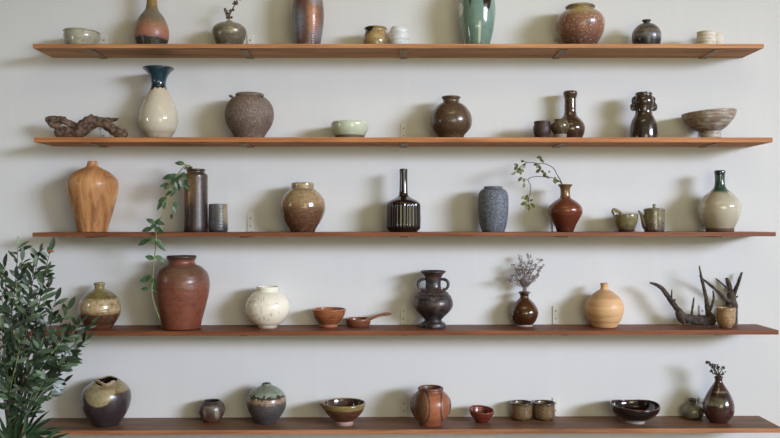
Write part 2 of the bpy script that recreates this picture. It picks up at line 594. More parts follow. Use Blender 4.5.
pot('copper_vase', 'tall barrel-shaped copper-brown vase with blue-grey sheen, top shelf', 'vase', 1, 308.1,
    [(-21, 9.5), (-18, 10.2), (-13, 12.4), (-6, 14), (2, 15), (10, 15.6), (17, 15.7), (25, 15.2), (33, 14.2), (40, 13), (48, 11.6)],
    G([(-20, (108, 78, 64)), (48, (104, 68, 52))], mottle=(18, (92, 76, 76), .7), blobs=[(299, 25, 6, 15, (126, 126, 140), .95, .55, .5), (319, 34, 4.5, 9, (120, 118, 128), .8, .6, .5), (314.5, 19, 5, 15, (190, 122, 72), .7, .8, .5), (317, 2, 6, 6, (134, 126, 124), .8, .6, .5)],  # blue-grey blobs paint metallic highlights into the glaze colour
      rough=.32, coat=.3, ridges=.25, ridge_px=2.2), rim=-17)

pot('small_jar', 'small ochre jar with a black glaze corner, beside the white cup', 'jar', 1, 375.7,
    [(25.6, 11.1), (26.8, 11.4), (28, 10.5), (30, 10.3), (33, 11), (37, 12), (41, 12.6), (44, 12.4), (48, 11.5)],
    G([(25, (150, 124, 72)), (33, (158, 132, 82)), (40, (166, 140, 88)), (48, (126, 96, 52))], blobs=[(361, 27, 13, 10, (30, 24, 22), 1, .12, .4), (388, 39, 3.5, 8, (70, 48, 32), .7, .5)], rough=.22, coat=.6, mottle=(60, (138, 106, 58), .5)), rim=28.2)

pot('lumpy_cup', 'small lumpy white cup with spiral ridges beside the ochre jar', 'cup', 1, 398.8,
    [(26.2, 7.4), (27.4, 8.4), (29, 8.9), (31, 9.3), (33, 9.5), (36, 10.2), (39, 10.4), (42, 9.8), (45, 8.9), (48, 8.2)],
    G([(25, (214, 216, 214)), (48, (200, 204, 206))], tex=.15, mottle=(60, (176, 182, 184), .5), rough=.3, coat=.4, grit=.2, gritsc=120), Y=-.068,
    radial=lambda a, y: 1 + .03 * math.sin(a * 1 + y * 1.5) + .025 * math.sin(3 * a + y * .9), zmod=lambda a, y, k: .5 * math.sin(2 * a + .5) if y < 29 else 0)

pot('green_vase', 'glossy sea-green bottle vase with brown and white splashes, top shelf', 'vase', 1, 477.1,
    [(-34, 6.5), (-31, 5.6), (-26, 5), (-20, 6.5), (-14, 11), (-8, 15), (-2, 17.2), (5, 18.3), (12, 18.4), (20, 17.8), (28, 16.8), (36, 15.1), (43, 13.4), (48.5, 12)],
    G([(-34, (110, 138, 122)), (20, (112, 141, 126)), (44, (100, 126, 112)), (48, (72, 96, 84))], tex=.3, mottle=(40, (126, 152, 136), .4),
      blobs=[(485.3, 4, 4.2, 10, (44, 26, 20), 1, .1, .25), (459.6, 11.5, 2.6, 6.5, (205, 210, 204), 1, .15, .2), (468.5, -2, 1.6, 11, (52, 62, 50), .85, .3, .3), (463, -3, 1.2, 9, (60, 82, 66), .7, .3)],
      rough=.12, coat=.8), neck=-16)

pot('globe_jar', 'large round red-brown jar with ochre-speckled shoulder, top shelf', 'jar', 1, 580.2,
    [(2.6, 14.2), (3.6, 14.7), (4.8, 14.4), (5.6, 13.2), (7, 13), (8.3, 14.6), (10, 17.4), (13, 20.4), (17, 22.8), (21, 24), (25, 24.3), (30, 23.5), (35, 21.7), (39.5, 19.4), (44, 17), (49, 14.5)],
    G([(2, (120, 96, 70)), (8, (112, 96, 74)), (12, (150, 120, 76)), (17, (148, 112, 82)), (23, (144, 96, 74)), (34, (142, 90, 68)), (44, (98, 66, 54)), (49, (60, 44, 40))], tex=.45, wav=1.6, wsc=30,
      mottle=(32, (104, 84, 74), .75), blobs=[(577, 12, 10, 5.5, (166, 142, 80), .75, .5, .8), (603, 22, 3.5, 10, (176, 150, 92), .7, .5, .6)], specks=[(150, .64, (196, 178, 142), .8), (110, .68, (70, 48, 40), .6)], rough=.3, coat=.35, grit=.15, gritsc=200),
    rim=5.3, rim_mat=plain('brown_lip', (122, 88, 58), .35, .1, coat=.3), lab={'rim': 'tan brown lip'})

pot('bud_bottle', 'small dark grey bud bottle with pale band, top shelf', 'vase', 1, 646.5,
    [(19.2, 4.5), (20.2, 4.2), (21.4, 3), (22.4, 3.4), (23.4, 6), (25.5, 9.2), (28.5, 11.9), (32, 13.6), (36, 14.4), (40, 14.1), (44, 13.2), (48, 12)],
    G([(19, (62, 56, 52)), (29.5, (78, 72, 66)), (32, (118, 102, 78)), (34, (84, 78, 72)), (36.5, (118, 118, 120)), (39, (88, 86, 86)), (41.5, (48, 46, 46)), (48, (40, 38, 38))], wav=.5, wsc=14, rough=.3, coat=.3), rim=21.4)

CREAM = lambda zf, xf, s: glaze('cream_cup', [(29, (212, 204, 186)), (48, (204, 194, 174))], zf, xf, scale=s, tex=.35, mottle=(50, (186, 172, 148), .6), rough=.5, ridges=.6, ridge_px=3.2)
pot('ridged_cup', 'cream ridged cup at right end of top shelf, in front of its twin', 'cup', 1, 706.2,
    [(30.2, 9), (31.5, 9.2), (36, 9), (40, 9.3), (44, 9.2), (48.5, 8.6)], CREAM, Y=-.115, group='cream ridged cups', radial=lambda a, y: 1 + .012 * math.sin(y * 2.0))
pot('ridged_cup', 'cream ridged cup at right end of top shelf, half hidden behind its twin', 'cup', 1, 715.3,
    [(33, 7.6), (34.2, 7.8), (38, 7.7), (42, 7.9), (46, 7.8), (49.5, 7.4)], CREAM, Y=-.042, group='cream ridged cups', radial=lambda a, y: 1 + .012 * math.sin(y * 2.0))

# ---------------- row 2
def driftwood(name, label, row, cx, yb, Y, pieces, mat, rough=.17, rsc=75):
    Z = ZW + Y; s = Z / F
    X = (cx - HX) * s
    zb = shelf_z(row, X)
    root_loc = Vector((X, Y, zb))
    bm = bmesh.new()
    for pc in pieces:
        pts = [Vector(((x - cx) * s, dy * s, (HY - y) * s + EYE - zb)) for (x, y, r, dy) in pc]
        tube(bm, pts, [r * s for (x, y, r, dy) in pc], 10, 5, rough, rsc)
    lo = min(v.co.z for v in bm.verts)
    bmesh.ops.translate(bm, verts=bm.verts, vec=(0, 0, (-lo if lo < 0.004 else 0) + .0008))
    o = bm_obj(name, bm, mat, loc=root_loc)
    return tag(o, label, 'driftwood')

BARK = (lambda: (lambda n: n.done(n.mix(n.sstep(n.noise(60, n.mapping((1, 1, 1)), 5, .65), .35, .65), col((62, 46, 36)), col((130, 102, 80))), .85,
                                  n.bump(n.noise(140, None, 5), .7, .004)))(NT('weathered_root')))()
driftwood('driftwood', 'gnarled brown driftwood root lying at left end of second shelf', 2, 88, 137, -.11,
          [[(55, 134.6, 2.4, 0), (58, 134, 5.2, 0), (64, 133, 6.0, 0), (72, 134, 5.8, 0), (79, 132.4, 7.0, 0), (85, 127.5, 7.6, 0), (91, 123.6, 7.2, 0), (98, 123, 5.6, 0), (105, 124.6, 5.2, 0), (112, 130, 5.0, 0), (118, 134, 5.2, 0), (123, 135, 4.8, 0), (127, 134, 2.4, 0)],
           [(86, 126, 4.4, 0), (90, 119.5, 3.4, 0), (92.4, 115.6, 1.6, 0)],
           [(47.2, 121, 2.4, -3), (50, 121, 3.6, -3), (56, 121, 3.8, -3), (62, 121, 3.6, -3), (67, 120.6, 2.8, -3)],
           [(62, 122, 2.6, -3), (68, 123.6, 3.2, -2), (74, 126.6, 3.4, 0), (80, 130, 3.4, 0)],
           [(50, 122.5, 2.6, -3), (53.5, 126.4, 3.0, -3), (57.5, 127, 2.8, -3), (61.5, 124, 2.4, -3)],
           [(59, 127, 2.6, -2), (60, 131, 3.4, -1), (62, 134, 4.2, 0)],
           [(95, 121.5, 3.4, 2), (103, 120.2, 2.4, 4), (110, 120.2, 2.2, 5), (114, 120, 1.8, 5), (117, 118.6, .7, 5)],
           [(121, 134, 3.4, -1), (125, 131.6, 2.2, -2), (126.8, 130.6, 1.2, -2)]], BARK)

pot('trumpet_vase', 'cream pear-shaped vase with flared dark blue neck, second shelf', 'vase', 2, 158.6,
    [(65.3, 15.3), (66.4, 15.2), (68, 13.4), (71, 10.8), (75, 8.6), (80, 7.2), (84, 7), (88, 8), (91.5, 9.6), (96, 12), (101, 14.3), (107, 16.6), (113, 18.4), (119, 19.2), (124, 18.9), (129, 17.6), (133, 15.8), (136.5, 13.6), (141, 12.2)],
    G([(65, (44, 72, 66)), (67.5, (40, 76, 84)), (69, (34, 68, 80)), (80, (32, 62, 78)), (88.8, (26, 46, 58)), (89.5, (70, 60, 50)), (90.2, (198, 182, 152)), (95, (196, 184, 160)), (128, (196, 186, 164)), (135, (172, 160, 138)), (141, (130, 112, 92))], wav=2.2, wsc=60, tex=.12, rough=.14, coat=.7, ridges=.08, ridge_px=4), rim=67, neck=90.5)

p = pot('speckled_jar', 'wide grey-brown jar covered in pale speckles, second shelf', 'jar', 2, 249.4,
        [(92, 13.6), (93.2, 14), (94.2, 13.7), (95, 13.6), (96, 15.6), (98.5, 18.6), (102.5, 21.4), (108, 23.6), (115, 24.4), (121, 23.5), (127, 21.2), (132, 18.4), (137, 15.7), (142, 13.6)],
        G([(92, (114, 96, 82)), (142, (104, 82, 70))], mottle=(30, (122, 106, 94), .6), specks=[(270, .63, (186, 174, 154), .75), (420, .66, (170, 154, 128), .6)], rough=.6, grit=.7, gritsc=260),
        rim=94.6, rim_mat=plain('brown_glazed_rim', (104, 78, 54), .3, coat=.4), lab={'rim': 'smooth brown rim'})
for ang in (200, 320, 80):
    a = math.radians(ang)
    bm = bmesh.new()
    r = 17.4 * p.s
    c0 = Vector((r * math.cos(a), r * math.sin(a), p.zf(97.6)))
    tdir = Vector((-math.sin(a), math.cos(a), 0)); od = Vector((math.cos(a), math.sin(a), .5))
    tube(bm, [c0 - tdir * .009 - od * .004, c0 - tdir * .006 + od * .005, c0 + od * .0085, c0 + tdir * .006 + od * .005, c0 + tdir * .009 - od * .004], [.0042] * 5, 8, 3)
    part(p, 'lug', bm)

pot('celadon_bowl', 'low pale green celadon bowl on a brown foot, second shelf', 'bowl', 2, 349.8,
    [(120.4, 18.7), (121.3, 19), (124, 19.2), (128.5, 18.8), (132, 17.6), (135.6, 15.4, 1), (136.2, 14.9, 1), (138, 14.6), (141.5, 14.3)],
    G([(120, (188, 194, 168)), (134, (184, 192, 164)), (141, (170, 172, 144))], tex=.15, mottle=(40, (206, 212, 182), .4), rough=.14, coat=.7), foot=135.8, foot_mat=plain('brown_foot', (98, 80, 60), .6), lab={'foot': 'unglazed brown foot'})

pot('round_jar', 'round dark brown jar with tan streaks and short flared neck, second shelf', 'jar', 2, 451,
    [(95.6, 9.4), (96.6, 9.6), (98, 8.5), (100, 8), (101.5, 8.4), (102.6, 10.4), (105, 13.7), (109, 17), (114, 19.7), (120.5, 21), (126.5, 20.2), (131.5, 17.6), (136, 14), (141.5, 12)],
    G([(95, (86, 66, 50)), (115, (90, 70, 52)), (141, (82, 62, 44))], streak=(260, 60, (132, 104, 68), .4), mottle=(25, (76, 58, 42), .6), rough=.24, coat=.4, grit=.2, gritsc=200), rim=98.2, neck=102)

pot('plum_cup', 'small dull plum-brown cup, leftmost of three brown pots, second shelf', 'cup', 2, 542.1,
    [(120.8, 8), (121.8, 8.2), (123.4, 7.8), (126, 8.4), (129, 8.8), (133, 8.3), (137, 7), (141.5, 6.2)],
    G([(120, (78, 56, 54)), (141, (66, 46, 44))], mottle=(60, (92, 70, 66), .5), rough=.5, grit=.25, gritsc=160), rim=122.6, Y=-.13)
pot('olive_pot', 'small glossy olive-brown pot in front of brown long-necked bottle', 'pot', 2, 560.1,
    [(118.9, 6.5), (120, 6.8), (121.4, 7.6), (123.5, 8.7), (126.2, 9), (129.5, 8.5), (132.5, 7.3), (134.3, 6.5, 1), (135.5, 6.6), (141, 6.4)],
    G([(118, (74, 62, 48)), (124, (98, 84, 58)), (134, (72, 60, 44)), (141, (120, 104, 98))], mottle=(50, (112, 98, 66), .5), rough=.2, coat=.6), rim=120.6, foot=134.4, foot_mat=plain('bare_clay_foot', (132, 118, 112), .7), lab={'foot': 'bare pale foot'}, Y=-.145)
pot('long_necked_bottle', 'tall glossy brown bottle with ridged neck behind small olive pot', 'bottle', 2, 570.3,
    [(90.6, 6.7), (92, 7), (94.5, 6.9), (96.3, 6), (98, 5.7), (104, 5.6), (110, 5.7), (114.5, 6.2), (117, 7.8), (120, 10.8), (124, 13.4), (128.5, 14.5), (133, 14), (137, 12.6), (141.5, 11)],
    G([(90, (78, 56, 40)), (115, (74, 52, 38)), (141, (64, 42, 30))], mottle=(40, (98, 76, 50), .4), rough=.15, coat=.8), rim=95.8, neck=116, Y=-.066, radial=lambda a, y: 1 + (.025 * math.sin(y * 1.5) if y < 116 else 0))

p = pot('eared_bottle', 'dark brown shouldered bottle with a small ear on each side', 'bottle', 2, 643.7,
        [(91.8, 8.2), (93, 8.4), (95, 8.2), (96.5, 8.9), (99, 9.7), (102, 9.8), (105, 9.1), (109, 8.4), (112.5, 8.2), (115.5, 8.9), (118.5, 10.6), (122, 12.1), (127, 13), (132, 13.5), (137, 13.7), (141.5, 13.5)],
        G([(91, (68, 50, 38)), (112, (58, 45, 36)), (125, (56, 47, 41)), (141, (40, 33, 31))], mottle=(40, (84, 64, 46), .5), rough=.16, coat=.8), rim=95, neck=115)
for sg in (-1, 1):
    bm = bmesh.new()
    q = lambda x, y, d=0: p.pt(643.7 + sg * x, y, d)
    tube(bm, [q(8.4, 97), q(10.6, 98.5), q(11.2, 101.5), q(10.4, 104.5)], [1.1 * p.s] * 4, 8, 4)
    tube(bm, [q(10.2 + 2.2 * math.cos(t_ * math.pi / 4), 107 + 2.7 * math.sin(t_ * math.pi / 4)) for t_ in range(9)], [1.5 * p.s] * 9, 8, 2)
    ball(bm, q(10.2, 107), 1.9 * p.s, 1, .45, 1.2)
    part(p, 'ear', bm)

pot('footed_bowl', 'wide tan and grey footed bowl with brushed rings, right end of second shelf', 'bowl', 2, 710.8,
    [(109.4, 25.9), (110.4, 26.1), (114, 25.4), (119.5, 23.6), (123.5, 20.8), (127, 17.8), (130, 14), (131.6, 11, 1), (132.2, 10.2, 1), (135, 9.9), (141.5, 10)],
    G([(112, (160, 142, 122)), (122, (150, 130, 112)), (131, (138, 116, 98)), (136, (176, 170, 158)), (141, (180, 174, 164))], wav=.8, mottle=(28, (178, 172, 160), .7, .45, .6), streak=(12, 150, (112, 80, 62), .7), rough=.5, ridges=.5, ridge_px=3.4, grit=.2),
    foot=131.8, tilt=-.075, t=1.3)

# ---------------- row 3
ws = {}
p = pot('turned_wood_vase', 'large turned wooden vase with swirling grain, left end of middle shelf', 'vase', 3, 92.4,
    [(161.6, 4.8), (164.5, 5), (166.5, 6.2), (168.3, 9.5), (170.7, 14.5), (174, 19.2), (178, 23), (182.5, 24.9), (188, 25), (195, 23.9), (204, 21.9), (213, 19.6), (222, 17.1), (228, 15.4), (233, 14.4)],
    wood_mat('swirl_wood', (172, 118, 68), (128, 80, 44), (200, 148, 92), (34, 12, 5.5), (0, math.radians(38), 0), .9, .4, .2, fine=.5), neck=167)

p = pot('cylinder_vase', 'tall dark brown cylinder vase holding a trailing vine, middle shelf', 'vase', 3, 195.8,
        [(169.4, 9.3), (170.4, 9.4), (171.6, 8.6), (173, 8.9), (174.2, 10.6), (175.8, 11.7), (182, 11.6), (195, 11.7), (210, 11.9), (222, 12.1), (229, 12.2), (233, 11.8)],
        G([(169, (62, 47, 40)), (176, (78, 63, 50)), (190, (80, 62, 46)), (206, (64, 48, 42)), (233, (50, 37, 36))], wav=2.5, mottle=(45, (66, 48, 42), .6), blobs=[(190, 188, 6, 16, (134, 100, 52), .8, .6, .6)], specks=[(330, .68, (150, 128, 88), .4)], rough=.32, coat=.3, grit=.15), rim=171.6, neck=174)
vine_pot = p
pot('slate_tumbler', 'small slate-grey tumbler standing beside the tall dark brown cylinder vase', 'cup', 3, 218.1,
    [(204.3, 9), (205.4, 9.2), (212, 9.2), (220, 9.5), (227, 9.7), (231, 9.5), (233, 8.8)],
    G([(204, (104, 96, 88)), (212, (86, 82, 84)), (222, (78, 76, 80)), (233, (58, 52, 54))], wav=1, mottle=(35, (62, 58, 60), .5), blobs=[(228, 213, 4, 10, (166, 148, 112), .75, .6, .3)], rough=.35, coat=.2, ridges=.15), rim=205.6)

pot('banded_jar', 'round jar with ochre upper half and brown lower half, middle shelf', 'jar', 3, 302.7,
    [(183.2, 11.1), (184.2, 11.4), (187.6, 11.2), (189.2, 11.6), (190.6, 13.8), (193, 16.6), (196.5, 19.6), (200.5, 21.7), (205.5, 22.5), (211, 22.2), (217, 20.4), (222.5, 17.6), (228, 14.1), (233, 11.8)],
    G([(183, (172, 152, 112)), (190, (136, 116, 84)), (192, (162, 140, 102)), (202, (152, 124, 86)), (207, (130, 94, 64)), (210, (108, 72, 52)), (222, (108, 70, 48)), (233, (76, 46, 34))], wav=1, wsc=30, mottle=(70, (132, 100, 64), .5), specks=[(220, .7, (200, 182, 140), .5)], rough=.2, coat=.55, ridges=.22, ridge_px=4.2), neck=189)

pot('fluted_bottle', 'dark glossy bottle with vertical flutes and slim neck, middle shelf centre', 'bottle', 3, 403.5,
    [(169.2, 3.9), (170, 4.1), (172, 4), (180, 3.9), (188, 4.1), (194, 4.5), (196.4, 5.8), (198.3, 9), (200.2, 13), (202.2, 15.6), (204.6, 16.5), (210, 16.6), (220, 16.7), (227.5, 16.7), (230.3, 15.7), (233, 13.6)],
    G([(169, (34, 26, 24)), (228, (32, 22, 20)), (233, (70, 36, 22))], rough=.08, coat=.9, mottle=(30, (46, 30, 24), .4)),
    seg=216, radial=lambda a, y: 1 + (.045 * (abs(math.cos(14 * a)) - .5) * max(0, min(1, (y - 202) / 3, (230.5 - y) / 2))), neck=196)

pot('granite_vase', 'blue-grey speckled barrel vase with stony surface, middle shelf', 'vase', 3, 493.2,
    [(186.8, 9.3), (187.6, 9.5), (188.6, 9.2), (189.3, 10.6), (190.6, 12.6), (193, 14.1), (197, 15), (203, 15.2), (212, 15), (219, 14.4), (225, 13.4), (229.5, 12.2), (233, 11)],
    G([(186, (108, 114, 124)), (233, (96, 101, 110))], mottle=(160, (64, 68, 78), .8, .45, .56), specks=[(330, .6, (150, 156, 166), .7), (260, .68, (44, 46, 52), .6)], rough=.6, grit=.6, gritsc=300), rim=189)

p = pot('copper_bottle', 'red-brown copper-glazed bottle with narrow neck holding a leafy sprig', 'vase', 3, 565.2,
        [(184.7, 7.1), (185.5, 7.2), (187, 5.8), (189.5, 4.9), (193, 4.7), (196.5, 5), (198.3, 6.2), (200, 8.8), (203, 12.8), (206.5, 16), (210, 17.2), (213.5, 16.7), (218, 14.6), (223, 12), (228, 9.8), (233, 8.2)],
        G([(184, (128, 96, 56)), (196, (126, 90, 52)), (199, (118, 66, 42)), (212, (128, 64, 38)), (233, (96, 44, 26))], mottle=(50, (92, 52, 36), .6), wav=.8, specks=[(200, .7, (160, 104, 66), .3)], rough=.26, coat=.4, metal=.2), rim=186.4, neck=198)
sprig_pot = p

p = pot('handled_bowl', 'small olive bowl with a looped handle, middle shelf', 'bowl', 3, 626.6,
        [(214.6, 11.9), (215.6, 12.2), (219, 12), (223, 11.1), (226.5, 9.7), (229, 8.2, 1), (229.6, 7.8, 1), (233, 7.6)],
        G([(214, (122, 112, 72)), (233, (110, 102, 70))], mottle=(45, (150, 138, 92), .5), specks=[(200, .68, (80, 66, 44), .6)], rough=.24, coat=.5, grit=.2, gritsc=150), foot=229.2, foot_mat=plain('dark_red_foot', (84, 56, 48), .6), tilt=-.04, lab={'foot': 'dark red-brown foot'}, radial=plain_radial(.04))
bm = bmesh.new()
tube(bm, [p.pt(616.2, 217), p.pt(614.2, 213.6), p.pt(613, 211), p.pt(614.2, 209.9), p.pt(617, 210.6), p.pt(619.6, 212.2), p.pt(621.6, 214.2, -1), p.pt(622.8, 216, -2)], [1.6 * p.s, 1.7 * p.s, 1.8 * p.s, 1.8 * p.s, 1.7 * p.s, 1.6 * p.s, 1.5 * p.s, 1.4 * p.s], 8, 4)
part(p, 'handle', bm)

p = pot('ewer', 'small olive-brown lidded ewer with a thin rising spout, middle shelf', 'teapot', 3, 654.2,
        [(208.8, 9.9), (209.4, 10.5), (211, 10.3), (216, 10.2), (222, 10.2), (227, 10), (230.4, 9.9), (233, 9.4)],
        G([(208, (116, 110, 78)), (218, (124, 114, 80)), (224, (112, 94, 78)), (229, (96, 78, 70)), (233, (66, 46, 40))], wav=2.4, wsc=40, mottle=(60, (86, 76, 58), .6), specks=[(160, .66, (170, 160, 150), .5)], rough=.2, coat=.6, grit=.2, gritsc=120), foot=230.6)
lb = bmesh.new()
pr = [(9.6, 209.2), (9.3, 208.4), (6, 207.9), (2.2, 207.6), (1.2, 207.2), (1.2, 206.2), (1.9, 205.4), (1.7, 204.5), (.8, 204)]
rg = []
for hw, yy in pr:
    rg.append([lb.verts.new((hw * p.s * math.cos(k * math.pi / 16), hw * p.s * math.sin(k * math.pi / 16), p.zf(yy))) for k in range(32)])
for a_, b_ in zip(rg, rg[1:]):
    for k in range(32): lb.faces.new((a_[k], a_[(k + 1) % 32], b_[(k + 1) % 32], b_[k]))
lb.faces.new(rg[-1]); lb.faces.new(rg[0][::-1])
part(p, 'lid', lb)
bm = bmesh.new()
tube(bm, [p.pt(648, 228), p.pt(645.4, 226.5), p.pt(643.8, 222), p.pt(642.4, 217.5), p.pt(640.6, 213.5), p.pt(638.4, 210.6)], [3.2 * p.s, 3.2 * p.s, 2.7 * p.s, 2.1 * p.s, 1.5 * p.s, 1.0 * p.s], 10, 4)
part(p, 'spout', bm)

pot('green_necked_jug', 'large cream bottle with dark green neck, right end of middle shelf', 'bottle', 3, 719.8,
    [(170.8, 5.2), (172, 5.4), (173.6, 5.3), (174.6, 4.9), (180, 4.8), (185, 5.1), (188, 6.2), (190.5, 8.6), (193, 11.6), (196.5, 15.4), (200.5, 18.5), (204.5, 20.2), (208, 20.6), (213, 20), (218.5, 18.3), (223.5, 16.1), (228, 13.8, 1), (228.6, 13.6, 1), (233, 13.4)],
    G([(170, (26, 52, 46)), (184, (40, 76, 64)), (189.5, (46, 82, 68)), (191.5, (92, 112, 86)), (193.5, (170, 160, 136)), (210, (182, 174, 152)), (227, (172, 160, 136)), (233, (150, 130, 110))], wav=1.3, wsc=36, tex=.22, rough=.12, coat=.75), rim=174, neck=189, foot=228.2, foot_mat=plain('brown_clay_foot', (118, 92, 76), .6, .2), lab={'neck': 'dark green glazed neck', 'foot': 'brown bare clay foot'})

# ---------------- row 4
pot('olive_jar', 'squat olive and red-brown bottle jar near the leafy tree, fourth shelf', 'jar', 4, 99.5,
    [(282.8, 5.3), (283.8, 5.7), (285.2, 5), (287.5, 4.8), (289, 5.6), (290.4, 8.4), (293, 12.6), (297, 16.6), (302, 19.5), (308, 20.7), (314, 20.1), (319.5, 17.8), (324.5, 14.6), (328.5, 12.2)],
    G([(282, (156, 146, 100)), (288, (138, 126, 74)), (297, (112, 96, 54)), (299, (172, 152, 112)), (309, (176, 152, 112)), (312, (146, 118, 78)), (313.5, (92, 58, 44)), (322, (86, 52, 40)), (329, (112, 60, 46))], wav=1.3, wsc=26, mottle=(55, (104, 84, 50), .65), rough=.18, coat=.6, ridges=.25, ridge_px=3), yb=329, rim=285, neck=289)

terra = pot('terracotta_jar', 'largest jar, matt terracotta with dark lip, below the trailing vine', 'jar', 4, 181.6,
    [(256, 14.4), (257.2, 14.7), (259, 13.8), (260.5, 13.1), (263, 13.2), (264.6, 15), (266.4, 18.6), (269.4, 22.3), (274, 25.7), (280, 27.4), (286, 27.6), (293, 26.9), (301, 25.2), (310, 23), (319, 20.6), (329, 18.4)],
    G([(256, (112, 66, 50)), (262, (130, 76, 56)), (268, (112, 84, 62)), (276, (112, 75, 54)), (286, (128, 74, 53)), (316, (130, 72, 50)), (330, (122, 63, 43))], wav=1.6, mottle=(22, (106, 60, 46), .6), specks=[(150, .72, (92, 60, 46), .4)], rough=.33, grit=.3, gritsc=70, ridges=.2, ridge_px=7, coat=.12), yb=330.4, rim=259.4, neck=264, rim_mat=plain('dark_lip', (74, 52, 44), .4), lab={'rim': 'dark brown lip'})

pot('moon_jar', 'white round jar with faint tan brush marks, fourth shelf', 'jar', 4, 267.6,
    [(286.8, 11), (287.8, 11.2), (290.2, 10.7), (291.6, 12), (294, 15.7), (298, 19.3), (302.5, 21.5), (307.5, 22.2), (312.5, 21.5), (318, 18.9), (322.5, 15.4), (325.6, 11.4, 1), (326.2, 10, 1), (329, 9.6)],
    G([(287, (232, 220, 200)), (329, (228, 214, 190))], tex=.1, mottle=(14, (218, 205, 184), .5), rough=.22, coat=.35,
      blobs=[(bx_, by_, rx_, ry_, (172, 156, 136), .7, .5, .7) for bx_, by_, rx_, ry_ in ((253, 301, 2.6, .5), (257, 299.5, 2.2, .5), (254, 308, .5, 2.2), (259, 313, 2, .6), (261, 297, .5, 2), (264, 298.5, .5, 2.4), (266.5, 297, .5, 2.2), (262, 317, .6, 2), (267, 316, .6, 2.4), (271, 318, 1.6, .6), (274, 312.5, 1.1, 1.5), (279, 302, 1.8, .5), (281, 311, .5, 1.8), (264.5, 308, .4, 4), (255.5, 314.5, .6, 1.4))]), yb=329, rim=290.8, foot=325.8)

pot('brown_bowl', 'orange-brown footed bowl left of the small handled pan', 'bowl', 4, 328.8,
    [(308.9, 17), (309.6, 17.3), (312, 16.6), (315.5, 15.4), (319, 13.2), (322, 10.6), (323.8, 9.2, 1), (324.5, 8.7, 1), (327.6, 9.1)],
    G([(308, (158, 96, 58)), (318, (148, 86, 50)), (328, (138, 78, 50))], mottle=(40, (134, 72, 38), .5), rough=.24, coat=.45, ridges=.3, ridge_px=3), yb=328.2, foot=324, foot_mat=plain('tan_foot', (164, 102, 74), .5), t=1.2)
p = pot('handled_pan', 'small brown pan with a long raised handle, fourth shelf', 'pan', 4, 358.4,
        [(318.4, 12.5), (319.4, 12.8), (321.5, 12.4), (324, 11.6), (326.6, 10.6)],
        G([(318, (132, 80, 52)), (327, (98, 60, 42))], mottle=(30, (124, 66, 38), .6), rough=.32, coat=.25), yb=327.2, t=1.4)
bm = bmesh.new()
tube(bm, [p.pt(366, 319.6, -4), p.pt(371, 318.6, -3), p.pt(377, 316, -2), p.pt(382, 314.6, -1), p.pt(388, 313.8, 0), p.pt(391.6, 313.7, 0)], [1.6 * p.s, 1.8 * p.s, 1.8 * p.s, 2.0 * p.s, 2.3 * p.s, 1.0 * p.s], 10, 4, flat=(1, 1.5, .75))
part(p, 'handle', bm)
bm = bmesh.new()
tube(bm, [p.pt(358.4 + 8.5 * math.cos(k * .35 - .4), 318.2, 9 * math.sin(k * .35 - .4)) for k in range(10)], [.5 * p.s] + [1.0 * p.s] * 8 + [.5 * p.s], 8, 2)
bm.free()

p = pot('bronze_vase', 'dark bronze footed vase with two scroll handles, fourth shelf', 'vase', 4, 433.2,
        [(271, 12.6), (272, 12.6), (273.2, 11.2), (275.2, 9.3), (278, 8.1), (282, 7.6), (286, 7.8), (288.5, 8.6, 1), (289.2, 10), (291.5, 13), (295, 16.4), (299, 18.8), (303.5, 19.8), (307.5, 19.1), (311.5, 16.4), (315, 12.8), (318, 9.7), (320, 8.5), (321.6, 9.4), (322.8, 11.6, 1), (324.2, 12.4), (327.4, 12.5)],
        G([(271, (54, 46, 46)), (274, (84, 50, 38)), (278, (88, 52, 38)), (280, (54, 50, 52)), (287, (58, 52, 52)), (290, (86, 50, 38)), (293, (70, 56, 50)), (298, (58, 50, 48)), (304, (80, 50, 40)), (311, (54, 44, 42)), (320, (60, 46, 42)), (327, (48, 42, 44))], wav=1.0, mottle=(38, (84, 84, 86), .75, .42, .6), rough=.36, metal=.3, coat=.15, grit=.5, gritsc=130), yb=328, neck=288.6, rim=273, foot=320.6)
for sg in (-1, 1):
    bm = bmesh.new()
    q = lambda x, y: p.pt(433.2 + sg * x, y)
    tube(bm, [q(7.2, 279.4), q(10, 279.2), (q(13, 280.2)), q(15, 283), q(14.6, 286.6), q(12.6, 289.2), q(10.8, 289.4), q(10.6, 287.6)], [1.2 * p.s, 1.5 * p.s, 1.6 * p.s, 1.6 * p.s, 1.5 * p.s, 1.3 * p.s, 1.1 * p.s, .8 * p.s], 10, 4)
    part(p, 'handle', bm)
# raised fret band on the shoulder
bm = bmesh.new()
for k in range(28):
    a = 2 * math.pi * k / 28
    for (yy, rr, da, hh) in ((293.2, 15.0, 0, .8), (296.4, 17.6, .05, .8)):
        c0 = Vector((math.cos(a + da) * rr * p.s, math.sin(a + da) * rr * p.s, p.zf(yy)))
        tdir = Vector((-math.sin(a + da), math.cos(a + da), 0)); up = Vector((-.75 * math.cos(a + da), -.75 * math.sin(a + da), .66))
        tube(bm, [c0 - tdir * 1.1 * p.s, c0 + tdir * 1.1 * p.s, ], [.42 * p.s] * 2, 5, 1)
        tube(bm, [c0 + tdir * 1.1 * p.s * (1 if k % 2 else -1), c0 + tdir * 1.1 * p.s * (1 if k % 2 else -1) + up * 1.3 * p.s], [.42 * p.s] * 2, 5, 1)
part(p, 'fret_band', bm, plain('fret_bronze', (104, 92, 84), .4, metal=.4), 'raised fret pattern round the shoulder')

